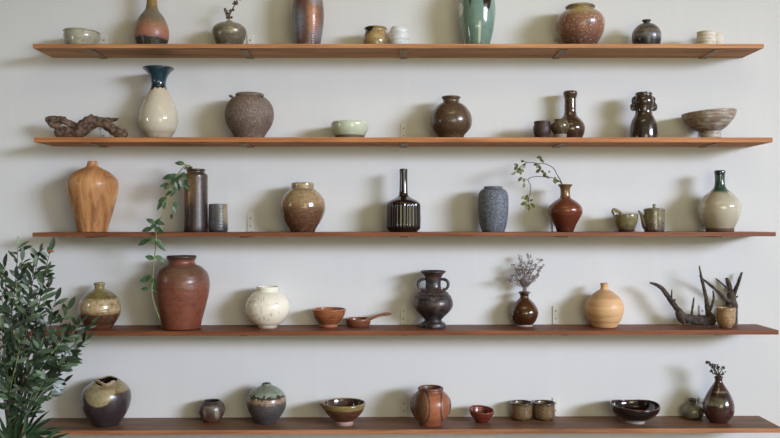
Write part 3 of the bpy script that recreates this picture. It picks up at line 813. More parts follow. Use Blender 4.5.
p = pot('amber_bottle', 'round dark amber bottle holding dried flowers, fourth shelf', 'vase', 4, 524.3,
        [(292, 6), (292.8, 6.2), (294, 4.9), (296, 4.2), (298, 4.7), (299.8, 6.4), (302.5, 9.2), (306.5, 12.2), (311, 13.9), (315, 13.8), (319, 12.3), (322, 10.3), (323.8, 8.7, 1), (324.4, 8.3, 1), (325.8, 8.4)],
        G([(292, (72, 42, 20)), (306, (82, 48, 20)), (324, (56, 30, 16))], rough=.08, coat=.9, mottle=(40, (92, 56, 24), .4)), yb=326, rim=293.6, neck=298.6, foot=324, foot_mat=plain('pale_foot', (168, 158, 150), .6), lab={'foot': 'pale bare foot'})
dried_pot = p
WOOD2 = None
def pale_wood(zf, xf, s):
    return wood_mat('pale_wood', (204, 162, 112), (184, 138, 90), (218, 180, 130), (3, 3, 26), (0, .06, 0), 1.0, .45, .1,
                    band=[(zf(298), zf(290), (166, 120, 76), .5), (zf(322), zf(320), (160, 108, 62), .5)], fine=.3)
pot('wood_bud_vase', 'pale turned wooden bud vase with short neck, fourth shelf', 'vase', 4, 604.3,
    [(283.2, 3.6), (284, 3.8), (288.4, 3.8), (289.8, 5), (291.6, 8), (294.4, 11.8), (297.8, 15.2), (302, 17.9), (307, 19), (312, 18.7), (317, 17), (321.5, 14.4), (325.6, 11.8)],
    pale_wood, yb=326.2, neck=289)

BARK2 = (lambda n: n.done(n.mix(n.sstep(n.noise(50, n.mapping((1, 1, 1)), 5, .65), .35, .65), col((48, 40, 36)), col((92, 78, 68))), .85, n.bump(n.noise(160, None, 5), .6, .003)))(NT('grey_driftwood'))
driftwood('driftwood', 'dark antler-like driftwood with low base, left of the small tan cup', 4, 692, 325, -.085,
          [[(650, 284.5, .9, 0), (654, 285.6, 1.5, 0), (660, 288.5, 2, 0), (665, 294, 2.4, 0), (671, 302.5, 2.7, 0), (677, 310.5, 3.0, 0), (682, 316.5, 3.8, 0), (688, 320.6, 4.6, 0), (698, 322, 5.0, 0), (707, 322.2, 5.0, 0), (712, 323.4, 4.2, 0), (715, 324.5, 2.4, 0)],
           [(678, 313, 3.2, 0), (681, 319, 4.2, 0), (685, 324, 3.0, 0)],
           [(671.5, 303, 1.2, 0), (671.2, 298, .9, -1), (671.6, 291, .5, -1)], [(673.5, 303, 1.4, 0), (675, 301, 1.0, -1)],
           [(691.5, 318, 1.3, 0), (692.2, 309, 1.1, -1), (693.6, 299, .7, -1)],
           [(712, 321, 4.0, 0), (708.5, 314.5, 3.2, 0), (707, 306, 2.3, 0), (705.8, 298, 1.9, 0), (703.2, 287, 1.6, 0), (701, 277, 1.2, 0), (699.2, 267.5, .6, 0)],
           [(709, 315, 1.8, 0), (711, 307, 1.4, -2), (713, 300, 1.2, -2), (712.2, 292, .6, -2)]], BARK2, .22, 60)
driftwood('driftwood', 'dark forked driftwood standing upright behind the small tan cup', 4, 731, 325, -.030,
          [[(735.5, 326, 2.4, 0), (734.8, 317, 2.8, 0), (733, 308, 4.2, 0), (731.6, 301, 4.4, 0), (731.4, 295, 3.8, 0)],
           [(722, 326, 2.6, -1), (725, 317, 3.6, 0), (729, 308, 4.0, 0), (731, 301, 3.2, 0)],
           [(730.5, 304, 3.0, -2), (725.5, 302, 2.2, -3), (718, 295, 1.6, -4), (709, 287.5, 1.3, -6), (702, 282, 1.0, -7), (696.4, 277.4, .6, -8)],
           [(730, 294, 1.0, 0), (724, 287.5, .9, 0), (719, 283.2, .8, 0), (715.6, 280.4, .5, 0)],
           [(731.6, 298, 3.0, 0), (730.4, 291, 2.4, 0), (728, 284.5, 2.1, 0), (726.8, 280, 1.5, 0)],
           [(732.6, 299, 2.6, 0), (735.4, 292, 2.0, 0), (738.6, 284, 1.6, 0), (742, 274.4, 1.0, 0)],
           [(729, 293.6, 1.0, -2), (726, 293.4, .5, -3)], [(735, 300, 1.2, 0), (737.6, 298, .6, -1)]], BARK2, .22, 60)
pot('tan_cup', 'small tan cup in front of the upright forked driftwood, fourth shelf', 'cup', 4, 725.9,
    [(307.8, 9), (308.6, 9.3), (313, 9.1), (319, 8.9), (322.5, 8.4), (324.4, 7, 1), (325, 6.2, 1), (326.4, 6)],
    G([(307, (158, 126, 84)), (326, (140, 108, 70))], mottle=(35, (178, 146, 100), .6), rough=.35, coat=.25, ridges=.2), yb=328.4, foot=324.6)

# ---------------- row 5
p = pot('draped_glaze_pot', 'round dark pot with draped cream glaze and torn mouth, lowest shelf', 'pot', 5, 106.1,
        [(381.0, 11.9), (382, 13.4), (384, 17), (387, 20.4), (391.2, 22.9), (396.8, 24), (403, 23.5), (410, 21.4), (416.5, 18), (421.5, 14.8), (425, 12.6)],
        G([(378, (148, 134, 98)), (387, (148, 134, 94)), (389.2, (132, 112, 72)), (390.4, (78, 54, 38)), (391.6, (62, 53, 55)), (425, (56, 48, 50))], wav=.9, wsc=16, mottle=(45, (78, 62, 52), .35),
          blobs=[(105.5, 389, 15.6, 14, (88, 64, 44), 1, .05, .2), (105.5, 388.2, 14.9, 13.6, (152, 138, 98), 1, .06, .2)], rough=.28, coat=.4, grit=.5, gritsc=140), yb=427.5,
        rim=381.8, zmod=lambda a, y, k: (2.6 * max(0, math.sin(a)) - 3.0 * max(0, -math.sin(a)) ** 1.5 + .35 * math.sin(5 * a)) * max(0, min(1, (386.5 - y) / 5)), radial=plain_radial(.015, 1.2, 5), t=1.8, inner_mat=plain('dark_inside', (40, 32, 28), .6))
CLAY = plain('twisted_clay', (160, 134, 104), .6, .4, 150)
bm = bmesh.new()
for ph in (0, math.pi):
    tube(bm, [p.pt(97 + 17.5 * k / 12, 381.6 + 3.4 * math.sin(math.pi * k / 12) ** 2 + .8 * math.sin(k * 1.4 + ph), -3.5 - 7.5 * math.sin(math.pi * k / 12) + .9 * math.cos(k * 1.4 + ph)) for k in range(13)], [1.15 * p.s] * 13, 8, 3)
part(p, 'twisted_handle', bm, CLAY, 'twisted clay strip across the mouth')

pot('small_round_pot', 'small dark round pot with silvery streaks between two larger round vessels', 'pot', 5, 211.9,
    [(400.8, 8.8), (401.6, 9.4), (403, 10.8), (405.6, 12.4), (409.5, 13.1), (413.5, 12.2), (417.5, 10), (421, 7.8)],
    G([(400, (66, 58, 52)), (408, (88, 74, 64)), (414, (96, 64, 52)), (422, (106, 58, 44))], wav=2.2, wsc=45, mottle=(40, (62, 48, 44), .6), blobs=[(207, 411, 1.6, 6, (136, 128, 112), .7, .5, .6), (219, 411, 2, 6, (148, 140, 122), .7, .5, .6), (211, 405, 6, 1.2, (136, 118, 88), .6, .5, .5)], rough=.35, coat=.25, grit=.2), yb=423, rim=402)

def drip_mat(zf, xf, s):
    return glaze('drip_glaze', [(382, (116, 126, 106)), (388, (118, 130, 112)), (393.4, (134, 144, 124)), (394.2, (56, 48, 44)), (396.2, (60, 50, 46)), (397.2, (148, 122, 98)), (400.6, (142, 118, 96)), (402, (92, 80, 74)), (404, (82, 76, 76)), (424, (72, 67, 69))],
                 zf, xf, wav=2.4, wsc=90, scale=s, mottle=(30, (90, 96, 82), .3), rough=.32, coat=.25, ridges=.2, ridge_px=2.6)
pot('drip_vase', 'round slate vase with green glaze dripping over a tan band', 'vase', 5, 266.5,
    [(383.2, 4.3), (384, 4.9), (385.2, 5.2), (386.2, 7.4), (388, 11), (391, 15.4), (395.5, 18.3), (400.5, 19.7), (406, 19.3), (411.5, 17.4), (416.5, 14.4), (420.5, 11.6), (423.6, 9.6)], drip_mat, yb=425, rim=385.2, t=.7, inner_mat=plain('dark_mouth', (34, 28, 26), .6))

p = pot('spouted_bowl', 'brown bowl with olive rim band and pinched pouring lip, lowest shelf', 'bowl', 5, 344.1,
        [(402.4, 21.2), (403.2, 21.6), (406, 20.9), (409.5, 19.6), (413.5, 17), (417.5, 13.2), (420.2, 10, 1), (420.8, 9, 1), (424.5, 8.9)],
        G([(402, (138, 120, 72)), (407.0, (134, 114, 66)), (408, (94, 58, 40)), (420, (84, 50, 36)), (425, (176, 142, 128))], wav=.5, mottle=(50, (110, 82, 46), .4), rough=.16, coat=.6, ridges=.2, ridge_px=3), yb=426.6, foot=420.4, foot_mat=plain('pinkish_foot', (186, 152, 140), .55), lab={'foot': 'pinkish bare foot', 'interior': 'dark brown glossy inside'}, t=1.3, inner_mat=plain('dark_brown_inside', (72, 50, 40), .12, coat=.8),
        radial=lambda a, y: 1 + .16 * math.exp(-((math.remainder(a - math.pi - .15, 2 * math.pi)) / .14) ** 2) * max(0, min(1, (410 - y) / 7)))

lobe = []
for (lx, w) in ((420.5, 7.2), (444.8, 4.2)):
    lobe += [(lx, 404, w + 1.8, 18, (54, 46, 52), 1, .14, .1), (lx, 404, w - .1, 16, (160, 116, 80), 1, .1, .1), (lx, 404, w - .9, 15.2, (112, 70, 44) if lx < 430 else (146, 86, 56), 1, .12, .15)]
lobe += [(419, 402, 3.4, 8, (84, 54, 36), .6, .6, .6), (434, 404, 5, 15, (176, 98, 62), .5, .8)]
pot('panelled_jar', 'orange-brown jar with oval dark-edged panels and wide lip, lowest shelf', 'jar', 5, 430.6,
    [(387.4, 12.5), (388.4, 12.9), (389.8, 12.3), (391, 12.6), (393, 15), (396.5, 18), (400, 19.7), (404.5, 20.4), (409.5, 19.8), (414.5, 17.8), (419, 14.6), (422.5, 11.8), (425, 10.4)],
    G([(387, (104, 70, 54)), (391, (112, 70, 50)), (394, (154, 92, 58)), (412, (168, 100, 62)), (425, (152, 90, 56))], mottle=(14, (130, 76, 52), .5), blobs=lobe, rough=.38, coat=.15, grit=.15), yb=427, rim=390.6, t=2,
    radial=lambda a, y: 1 + .012 * math.cos(6 * a + .6) * max(0, min(1, (y - 391) / 6)))

pot('red_bowl', 'small glossy red bowl with a dipped rim, lowest shelf', 'bowl', 5, 481.7,
    [(409, 12.5), (409.8, 12.8), (412.4, 12.2), (415.4, 10.8), (418.6, 8.4), (421.8, 6)],
    G([(409, (128, 54, 40)), (422, (110, 42, 31))], mottle=(30, (104, 38, 28), .5), rough=.2, coat=.5, ridges=.4, ridge_px=3.6), yb=423.4, t=1.2,
    zmod=lambda a, y, k: (1.5 * math.cos(a - 2.4) - .8 * max(0, -math.sin(a + .2))) * max(0, min(1, (414 - y) / 5)))

CUPM = G([(402, (70, 52, 36)), (405, (108, 84, 54)), (416, (102, 77, 47)), (420, (62, 45, 29))], mottle=(150, (150, 124, 86), .7), rough=.3, coat=.4, grit=.5, gritsc=220)
for cx_, lb_ in ((521.3, 'olive-brown speckled cup, the one beside the red bowl, touching its twin'), (544.1, 'olive-brown speckled cup, the one farther from the red bowl, in front of bracket')):
    pot('speckled_cup', lb_, 'cup', 5, cx_, [(402.2, 11), (403, 11.2), (405, 10.8), (410, 10.8), (415, 10.8), (417.4, 10, 1), (418, 9, 1), (419.4, 8.8)], CUPM, yb=420.6, rim=403.2, group='pair of olive-brown cups', t=1.2, rim_mat=plain('dark_cup_rim', (62, 48, 36), .2, coat=.6))

pot('black_bowl', 'wide glossy black-brown bowl with wavy reddish rim, lowest shelf', 'bowl', 5, 635,
    [(404.0, 24.2), (404.8, 24.6), (408, 24.0), (411.5, 22.4), (415, 19.2), (418, 14.6), (420, 10.6, 1), (420.6, 9.6, 1), (423, 9.7)],
    G([(403, (60, 34, 30)), (405, (40, 24, 24)), (408, (28, 18, 20)), (421, (26, 17, 19))], mottle=(30, (38, 22, 22), .5), rough=.1, coat=.8), yb=424.8, foot=420.2, foot_mat=plain('white_foot', (186, 182, 178), .55), lab={'foot': 'pale bare foot'}, rim=404.5, rim_mat=plain('red_brown_rim', (92, 50, 40), .2, coat=.6), t=1.2,
    zmod=lambda a, y, k: (.6 * math.sin(2 * a + 1.0) + .5 * math.sin(3 * a) + 1.6 * math.cos(a - math.pi) * .4 - 1.3 * max(0, -math.sin(a))) * max(0, min(1, (413 - y) / 8)), radial=lambda a, y: 1 + .02 * math.sin(2 * a))

lf = [(696.5, 415.5, 1.0, 4.2, (44, 40, 34), .9, .3, .3), (699.5, 413.5, 2.6, 1.0, (44, 40, 34), .9, .3, .3), (692.5, 417, 3.0, 1.1, (44, 40, 34), .9, .3, .3), (696, 409.8, 1.0, 2.2, (44, 40, 34), .9, .3, .3)]
pot('leaf_motif_bottle', 'small grey-green bottle with painted dark leaf, beside brown sprig vase', 'vase', 5, 692.7,
    [(398.8, 4), (399.6, 4.2), (400.8, 3.4), (402.4, 3.2), (403.4, 4.4), (404.8, 7.4), (407.4, 9.8), (411, 10.8), (414.6, 10.2), (417.6, 8.8), (419.6, 6.6)],
    G([(398, (66, 60, 50)), (402.6, (78, 72, 58)), (404.6, (112, 110, 90)), (415, (104, 102, 84)), (420, (78, 74, 62))], mottle=(60, (88, 86, 70), .5), blobs=lf, tex=.35, rough=.28, coat=.4), yb=419.5, rim=400.6, neck=403)
p = pot('brown_sprig_vase', 'dark brown teardrop vase with olive splash holding a dry sprig', 'vase', 5, 718.6,
        [(376.6, 4.1), (377.4, 4.3), (378.8, 3.6), (381, 3.6), (383.6, 4.8), (387.4, 7.4), (392, 10.2), (397.4, 12.8), (402.5, 14.5), (407.5, 15), (412.4, 14.2), (416.4, 12.2), (419.4, 9.8), (421, 8.4)],
        G([(376, (74, 48, 42)), (390, (70, 44, 40)), (421, (84, 48, 42))], mottle=(20, (58, 40, 40), .5),
          blobs=[(711, 400, 9, 4.6, (104, 96, 72), .85, .35, .8), (708, 402, 5, 2.6, (122, 114, 86), .8, .35, .6), (717, 390.5, 6, .9, (140, 130, 100), .5, .4, .8), (723, 394, 8, 1.6, (34, 28, 28), .9, .35, .8), (715, 404.6, 10, .9, (40, 32, 30), .8, .35, .5)], rough=.16, coat=.6), yb=424, t=.9, rim=378.4, neck=383)
DRY = plain('dry_sprig', (78, 68, 62), .9)
DRYB = plain('dry_buds', (84, 76, 72), .9)
def buds2(st, r):
    out = []
    for i in range(len(st) - 1):
        (x0, y0), (x1, y1) = st[i][:2], st[i + 1][:2]
        for k in range(8):
            t_ = r.random()
            if y0 + (y1 - y0) * t_ < 375.5: out.append((x0 + (x1 - x0) * t_ + r.uniform(-1.6, 1.6), y0 + (y1 - y0) * t_ + r.uniform(-1.4, 1.4), r.uniform(.5, 1.0)))
    return out
dried_twig(p, 'dry_sprig', 'short dark dry sprig of tiny buds in the brown teardrop vase',
           [[(718.6, 392), (718.5, 378), (716, 371), (712, 366), (708.6, 363), (706, 361)], [(718.6, 392), (718.6, 377), (718, 370), (717, 364)], [(718.6, 390), (719, 377), (721, 371), (723.5, 367)], [(718.7, 390), (719.2, 378), (713, 373), (710, 370)], [(718.7, 390), (719.2, 377), (722, 373.6), (724.2, 372)], [(718.6, 390), (718.8, 377), (714.8, 369), (713.6, 364)]],
           DRY, DRYB, buds2, 'buds', seed=8, th=.4)

# ---------------- dried flowers in the amber bottle
rnd = random.Random(21)
p = dried_pot
root = link('dried_flowers', None, loc=p.loc)
tag(root, 'feathery grey-brown dried flower bunch standing in the dark amber bottle', 'dried flowers')
bm = bmesh.new(); bb = bmesh.new()
tips = [(505.5, 279), (509, 276.5), (514, 266), (519, 256), (521, 262), (526, 266), (529, 255.5), (532, 262), (536, 265), (541.5, 258.5), (542, 268), (539, 275), (534, 279), (515, 276), (524, 272), (530, 270), (519, 270)]
for (tx, ty) in tips:
    dy = rnd.uniform(-7, 7)
    x0 = 524.3 + rnd.uniform(-2, 2)
    pts2 = [(524.3, 312, 0), (x0, 291, dy * .1), (x0 + (tx - x0) * .35 + rnd.uniform(-1, 1), 291 + (ty - 291) * .45, dy * .5), (x0 + (tx - x0) * .72, 291 + (ty - 291) * .78, dy * .8), (tx, ty, dy)]
    pts = [p.pt(*q) for q in pts2]
    tube(bm, pts, [.34 * p.s, .32 * p.s, .28 * p.s, .24 * p.s, .16 * p.s], 5, 3)
    for k in range(20):
        t_ = 1 - rnd.random() ** 1.2 * .9
        i = min(int(t_ * 3) + 1, 3); u = t_ * 3 - (i - 1)
        a_, b_ = pts2[i], pts2[i + 1]
        base = [a_[j] + (b_[j] - a_[j]) * min(u, 1) for j in range(3)]
        if base[1] > 289: continue
        ang = rnd.uniform(-1.1, 1.1); ln = rnd.uniform(1.2, 4.2)
        e = (base[0] + math.sin(ang) * ln, base[1] - math.cos(ang) * ln * .8, base[2] + rnd.uniform(-2, 2))
        A, B = p.pt(*base), p.pt(*e)
        tube(bm, [A, B], [.16 * p.s, .12 * p.s], 4, 1)
        for _ in range(2):
            B2 = B + Vector((rnd.uniform(-.7, .7), rnd.uniform(-.7, .7), rnd.uniform(-.7, .7))) * p.s
            ball(bb, B2, rnd.uniform(.38, .68) * p.s, 1, 1, 1.2, 6, 4)
bm_obj('stems', bm, plain('dry_stems', (126, 110, 100), .9), root)
bm_obj('blossoms', bb, plain('dry_blossoms', (152, 138, 130), .9, mott=(200, (112, 98, 92))), root)

# ---------------- leafy sprig in the copper bottle
def leaf_mat(name, a, b, rough=.45, sc=30):
    n = NT(name)
    c = n.mix(n.sstep(n.noise(sc, None, 2), .35, .65), col(a), col(b))
    n.done(c, rough, None)
    n.b.inputs['Subsurface Weight'].default_value = 0.0
    return n.m
p = sprig_pot; rnd = random.Random(5)
root = link('leafy_sprig', None, loc=p.loc)
tag(root, 'arching thin sprig with small olive-green leaves in the copper bottle', 'plant')
bm = bmesh.new(); bl = bmesh.new()
A_ = [(565, 205, 0), (564, 190, 0), (561.5, 182.5, -1), (557, 174.5, -2), (553, 167.8, -3), (544.5, 163.6, -5), (538, 163.4, -7), (527.5, 162.4, -9), (520, 167, -10), (514.8, 172.8, -10)]
B_ = [(565, 205, 0), (563.6, 190, 0), (560.5, 182.5, -2), (554, 178.2, -6), (545, 177, -9), (535, 176.6, -11), (528.2, 179.4, -13), (530.4, 185.6, -14), (530, 193, -14), (528.2, 203, -14), (528.4, 210.6, -14)]
D_ = [(544.5, 163.8, -5), (541, 160.5, -6), (540.6, 156.5, -6)]
E_ = [(539, 164, -7), (541, 170, -6), (546, 175.5, -5)]
F_ = [(528, 180, -13), (523.5, 178.6, -13), (520.8, 178, -13)]
H_ = [(527.6, 162.6, -9), (523, 160.4, -9), (521.5, 160.4, -9)]
for st, r in ((A_, .5), (B_, .5), (D_, .3), (E_, .35), (F_, .3), (H_, .3)):
    tube(bm, [p.pt(*q) for q in st], [r * p.s * (1 - .4 * i / len(st)) for i in range(len(st))], 6, 4)
lv = [(540.5, 158, 5), (541.5, 160.5, 4), (539, 157, 4), (537.5, 165.5, 4.5), (536, 164, 4), (540, 168, 4.5), (538.5, 170.5, 5), (542, 171, 4), (545, 174.5, 5), (547, 176.5, 4.5), (544.5, 176, 4), (549, 172, 3), (554.5, 180.6, 5), (557, 181, 4.5), (555, 178, 3.6), (560.6, 181.5, 3.5), (522, 161, 4),
      (517, 165, 4.5), (515.5, 168.5, 5), (519.5, 169, 5), (513.6, 173.2, 5), (520.5, 172.8, 5), (523, 167, 4.5), (522, 170, 4), (518, 172, 4), (524.5, 164.6, 4), (520.5, 178.6, 5), (523.8, 180, 4), (524, 184.4, 5), (526.8, 196.6, 5.5), (523.6, 197, 4.5), (531.5, 195, 4), (524.6, 203.2, 6), (527.8, 200.8, 5), (532, 205, 5.5), (530.8, 200.6, 3.6), (528.6, 208, 5.5), (526.6, 206, 5.5), (531.6, 207.4, 5.5), (528.6, 212, 4)]
for (x, y, L) in lv:
    q0 = p.pt(x, y, -8 + rnd.uniform(-3, 3))
    st = min((c for S_ in (A_, B_, D_, E_, F_, H_) for c in S_), key=lambda c: (c[0] - x) ** 2 + (c[1] - y) ** 2)
    d = Vector((x - st[0], rnd.uniform(-1.5, 1.5), st[1] - y)); d = d if d.length > .6 else Vector((rnd.uniform(-1, 1), -.5, rnd.uniform(-1, .3)))
    d = d.normalized() + Vector((rnd.uniform(-.4, .4), -.2, rnd.uniform(-.5, .2)))
    d.normalize()
    q0 = p.pt(x, y, st[2]) - d * L * .45 * p.s
    L *= 1.18
    leaf(bl, q0, d, Vector((rnd.uniform(-.6, .6), -1, rnd.uniform(-.2, .8))), L * p.s, L * .6 * p.s, .1, .15)
bm_obj('stem', bm, plain('sprig_stem', (92, 78, 72), .7), root)
bm_obj('leaves', bl, leaf_mat('sprig_leaf', (92, 94, 48), (122, 124, 74)), root)

# ---------------- trailing vine in the tall cylinder vase
p = vine_pot; rnd = random.Random(11)
root = link('trailing_vine', None, loc=p.loc)
tag(root, 'green trailing vine spilling from tall cylinder vase and hanging below middle shelf', 'plant')
# depth of the shelf front edge in the vase's px
fr = -(ROWS[3][2] + p.Y) / p.s - 5      # px in front of the vase axis
bm = bmesh.new(); bl = bmesh.new()
V1 = [(195, 200, 0), (194, 180, -1), (191, 166.6, -3), (184.5, 166.6, -8), (178, 174, -13), (172.5, 184, -15), (168, 195, -18), (166.5, 204, -20), (163, 214, fr * .7), (158.5, 221, fr * .9), (154.8, 227, fr), (156.4, 236, fr), (155.6, 246, fr), (154.2, 262, fr), (152.8, 276, fr), (151.8, 291, fr), (154, 304, fr), (159.6, 318.5, fr)]
V2 = [(194.5, 185, 0), (190.5, 168, -3), (186, 165, -4), (179, 163.4, -5)]
V3 = [(168.5, 193, -18), (172, 201, -20), (174, 207, -20), (171.4, 217, -20)]
for st, r in ((V1, .62), (V2, .5), (V3, .4)):
    tube(bm, [p.pt(*q) for q in st], [r * p.s] * len(st), 6, 4)
# centre x, y, length px, heading (deg, 0 = right, 90 = up), depth
LV = [(179.5, 163.2, 10, 170), (186, 168, 6, 200), (190, 167.8, 6, 20), (168, 177, 11, 190), (172, 176, 10, 200), (164.3, 185, 11, 185), (173, 181, 9, 230), (172.8, 192, 9, 250), (168, 193.5, 9, 215), (162, 199.5, 9, 200),
      (159, 206.5, 9, 235), (164, 205, 9, 260), (161.5, 203, 8, 190), (174.5, 207.5, 10, 290), (176, 204, 8, 330), (185, 177, 10, 310), (181, 184, 9, 290), (186.5, 185.5, 9, 300), (178, 179, 9, 250), (179, 187, 9, 260), (182, 175, 8, 220), (176, 186, 8, 280), (167, 187, 8, 210),
      (171.5, 216.5, 6, 250), (150.5, 221, 9, 150), (157, 221.5, 9, 60), (146.6, 229.6, 11, 190), (159.5, 230.5, 10, 320), (152, 227, 10, 220), (157.5, 227, 9, 280), (161, 223, 8, 330), (153.5, 223, 9, 120),
      (150.5, 240, 9, 165), (143, 242.5, 11, 200), (161.5, 246.5, 11, 320), (159, 242, 9, 330), (149.5, 257.5, 10, 165), (160, 259, 10, 325), (144.5, 279.5, 11, 205), (153.2, 284, 13, 262), (144.6, 289, 8, 180), (155, 290.5, 6, 320), (148, 277, 8, 170)]
for i, (x, y, L, hd) in enumerate(LV):
    st = min(V1 + V2 + V3, key=lambda c: (c[0] - x) ** 2 + (c[1] - y) ** 2)
    a = math.radians(hd)
    d = Vector((math.cos(a), rnd.uniform(-.3, .0 if x > 175 else .1), math.sin(a)))
    L *= rnd.uniform(.92, 1.1)
    base = p.pt(x, y, (min(st[2], -15.5) if x > 175 and y > 170 else st[2]) + rnd.uniform(-3, 1)) - d * L * .5 * p.s
    leaf(bl, base, d, Vector((rnd.uniform(-.7, .7), -1, rnd.uniform(0, .9))), L * p.s, L * .5 * p.s, .18, .3, 6, .8)
    tube(bm, [p.pt(*st), (p.pt(*st) + base) / 2, base], [.28 * p.s] * 3, 5, 2)
bm_obj('stem', bm, plain('vine_stem', (122, 128, 78), .6), root)
bm_obj('leaves', bl, leaf_mat('vine_leaf', (50, 76, 46), (82, 110, 72), .4, 40), root)

# ---------------- olive tree at the left, standing on the floor
rnd = random.Random(4)
YT = -.42
base = at(14, 600, YT); base.z = 0
root = link('olive_tree', None, loc=(base.x, YT, 0))
tag(root, 'leafy olive tree with dark fruit at left edge of the shelves', 'plant')
def T(x, y, Y): return at(x, y, Y) - Vector((base.x, YT, 0))
bm = bmesh.new(); bl = bmesh.new(); bg = bmesh.new()
S0 = at(0, 0, YT)
sp = (ZW + YT) / F
tw = bmesh.new()
tube(tw, [Vector((0, 0, .16)), Vector((.01, .0, .35)), T(10, 436, YT), T(9, 410, YT), T(7, 380, YT)], [.016, .014, .011, .009, .006], 10, 5, .12, 30)
branches = [  # end x, end y, start y, depth at the end
    (18, 246, 400, -.40), (22, 262, 410, -.46), (5, 268, 400, -.36), (2, 290, 420, -.5), (40, 252, 405, -.34), (50, 252, 400, -.40), (34, 268, 415, -.48), (48, 288, 415, -.36), (46, 275, 420, -.5),
    (56, 300, 420, -.33), (68, 310, 425, -.42), (82, 322, 425, -.36), (91, 325, 425, -.30), (86, 340, 430, -.42), (76, 348, 430, -.5), (64, 336, 430, -.52), (52, 322, 430, -.55), (30, 300, 425, -.56), (12, 310, 425, -.58), (20, 340, 430, -.6),
    (40, 350, 430, -.6), (58, 366, 435, -.5), (70, 362, 435, -.38), (62, 384, 440, -.42), (2, 330, 430, -.5), (4, 360, 430, -.56), (28, 375, 435, -.6), (46, 378, 436, -.56), (8, 390, 440, -.6), (30, 400, 440, -.55), (-6, 300, 430, -.4), (-8, 350, 430, -.5), (24, 285, 425, -.38), (72, 330, 425, -.3), (38, 326, 430, -.44), (16, 276, 420, -.5), (50, 342, 430, -.36), (26, 322, 430, -.34), (14, 372, 436, -.4), (38, 388, 440, -.4)]
BP = []
for bi, (ex, ey, sy, eY) in enumerate(branches):
    sx = 10 + rnd.uniform(-4, 8)
    mx = sx + (ex - sx) * .38 + rnd.uniform(-3, 3); my = sy + (ey - sy) * .45
    pts2 = [(sx, sy + 14, YT), (mx, my + 4, YT + (eY - YT) * .5), (sx + (ex - sx) * .75, sy + (ey - sy) * .78, YT + (eY - YT) * .8), (ex, ey, eY)]
    pts = [T(*q) for q in pts2]
    sm = catmull([tuple(q) for q in pts], 8)
    target = bg if bi % 4 == 3 else bm
    tube(target, pts, [.0034, .0026, .0019, .001], 6, 4)
    Lp = [Vector(q) for q in sm]
    BP += Lp[6:]
    nl = 17
    for k in range(nl):
        t_ = .34 + .66 * k / (nl - 1)
        i = min(int(t_ * (len(Lp) - 1)), len(Lp) - 2)
        q = Lp[i].lerp(Lp[i + 1], t_ * (len(Lp) - 1) - i)
        d0 = (Lp[i + 1] - Lp[i]).normalized()
        side = Vector((rnd.uniform(-1, 1), rnd.uniform(-1, .6), rnd.uniform(-1.0, .6)))
        side = (side - d0 * side.dot(d0)).normalized()
        d = (d0 * rnd.uniform(.35, .9) + side * rnd.uniform(.6, 1)).normalized()
        if k == nl - 1: d = d0
        L = rnd.uniform(10, 16) * sp
        if (q + d * L).y + YT > -.232: d.y = -abs(d.y) * .5; q.y = min(q.y, -.235 - YT)
        leaf(bl, q, d, Vector((rnd.uniform(-.8, .8), -.9, rnd.uniform(0, 1))), L, L * rnd.uniform(.27, .38), rnd.uniform(0, .25), .22, 5)
def olive_leaf_mat():
    n = NT('olive_leaf')
    g = n.n('ShaderNodeNewGeometry')
    v = n.noise(14, None, 1)
    c = n.ramp(n.math('ADD', n.math('MULTIPLY', g.outputs['Random Per Island'], .75), n.math('MULTIPLY', v, .25)),
               [(0.1, col((38, 54, 38))), (.45, col((56, 78, 54))), (.75, col((84, 108, 74))), (.95, col((124, 146, 122)))])
    return n.done(c, .42)
trunk = bm_obj('trunk', tw, plain('tree_bark', (128, 112, 94), .8, .4, 90), root)
bm_obj('branches', bm, plain('branch_bark', (74, 68, 52), .8), root)
o = bm_obj('young_shoots', bg, plain('green_shoot', (128, 138, 84), .6), root); o['label'] = 'yellow-green young stems'
bm_obj('foliage', bl, olive_leaf_mat(), root)
OL = plain('dark_olive', (34, 26, 32), .25, coat=.4); OLB = plain('amber_olive', (150, 96, 42), .3, coat=.3)
for (x, y, Y, m_) in ((39.5, 253.5, -.52, OL), (48, 285, -.54, OL), (29, 312, -.62, OL), (33.5, 320.5, -.62, OL), (60, 361, -.56, OL), (36, 335, -.62, OL), (50.5, 251.2, -.5, OLB), (50, 373, -.6, OLB)):
    def gap(w):          # how far a branch point is from the fruit as the photo shows it
        W_ = w + Vector((base.x, YT, 0)); Z_ = ZW + W_.y
        return math.hypot(HX + W_.x * F / Z_ - x, HY - (W_.z - EYE) * F / Z_ - y)
    br_ = min(BP, key=gap)
    b2 = bmesh.new(); q = T(x, y, YT + br_.y - .012)
    sx = 1.0 if m_ is OL else 1.7
    ball(b2, q, 2.1 * sp, sx, 1, 1.15 if m_ is OL else .7, 12, 8)
    tube(b2, [br_, (br_ + q) / 2 + Vector((0, 0, .003)), q], [.0011, .0009, .0009], 5, 2)
    fo = bm_obj('olive', b2, m_, root)
    if m_ is OLB: fo['label'] = 'amber-brown olive'
# pale leaf pair in front
b2 = bmesh.new()
for (x, y, hd, L) in ((53, 383, -20, 13), (53, 384, -45, 11), (55, 382, 5, 10)):
    a = math.radians(hd)
    leaf(b2, T(x, y, -.56), Vector((math.cos(a), -.1, math.sin(a))), Vector((.5, -1, .8)), L * sp, L * .34 * sp, .1, .2)
tube(b2, [min(BP, key=lambda w: (w - T(30, 412, -.5)).length), T(30, 410, -.5), T(38, 398, -.52), T(46, 389, -.55), T(54, 383.5, -.56)], [.002, .002, .002, .0016, .0012], 6, 4)
o = bm_obj('pale_leaf', b2, leaf_mat('silver_leaf', (140, 156, 160), (172, 186, 190), .35), root); o['label'] = 'silvery pale leaf cluster'
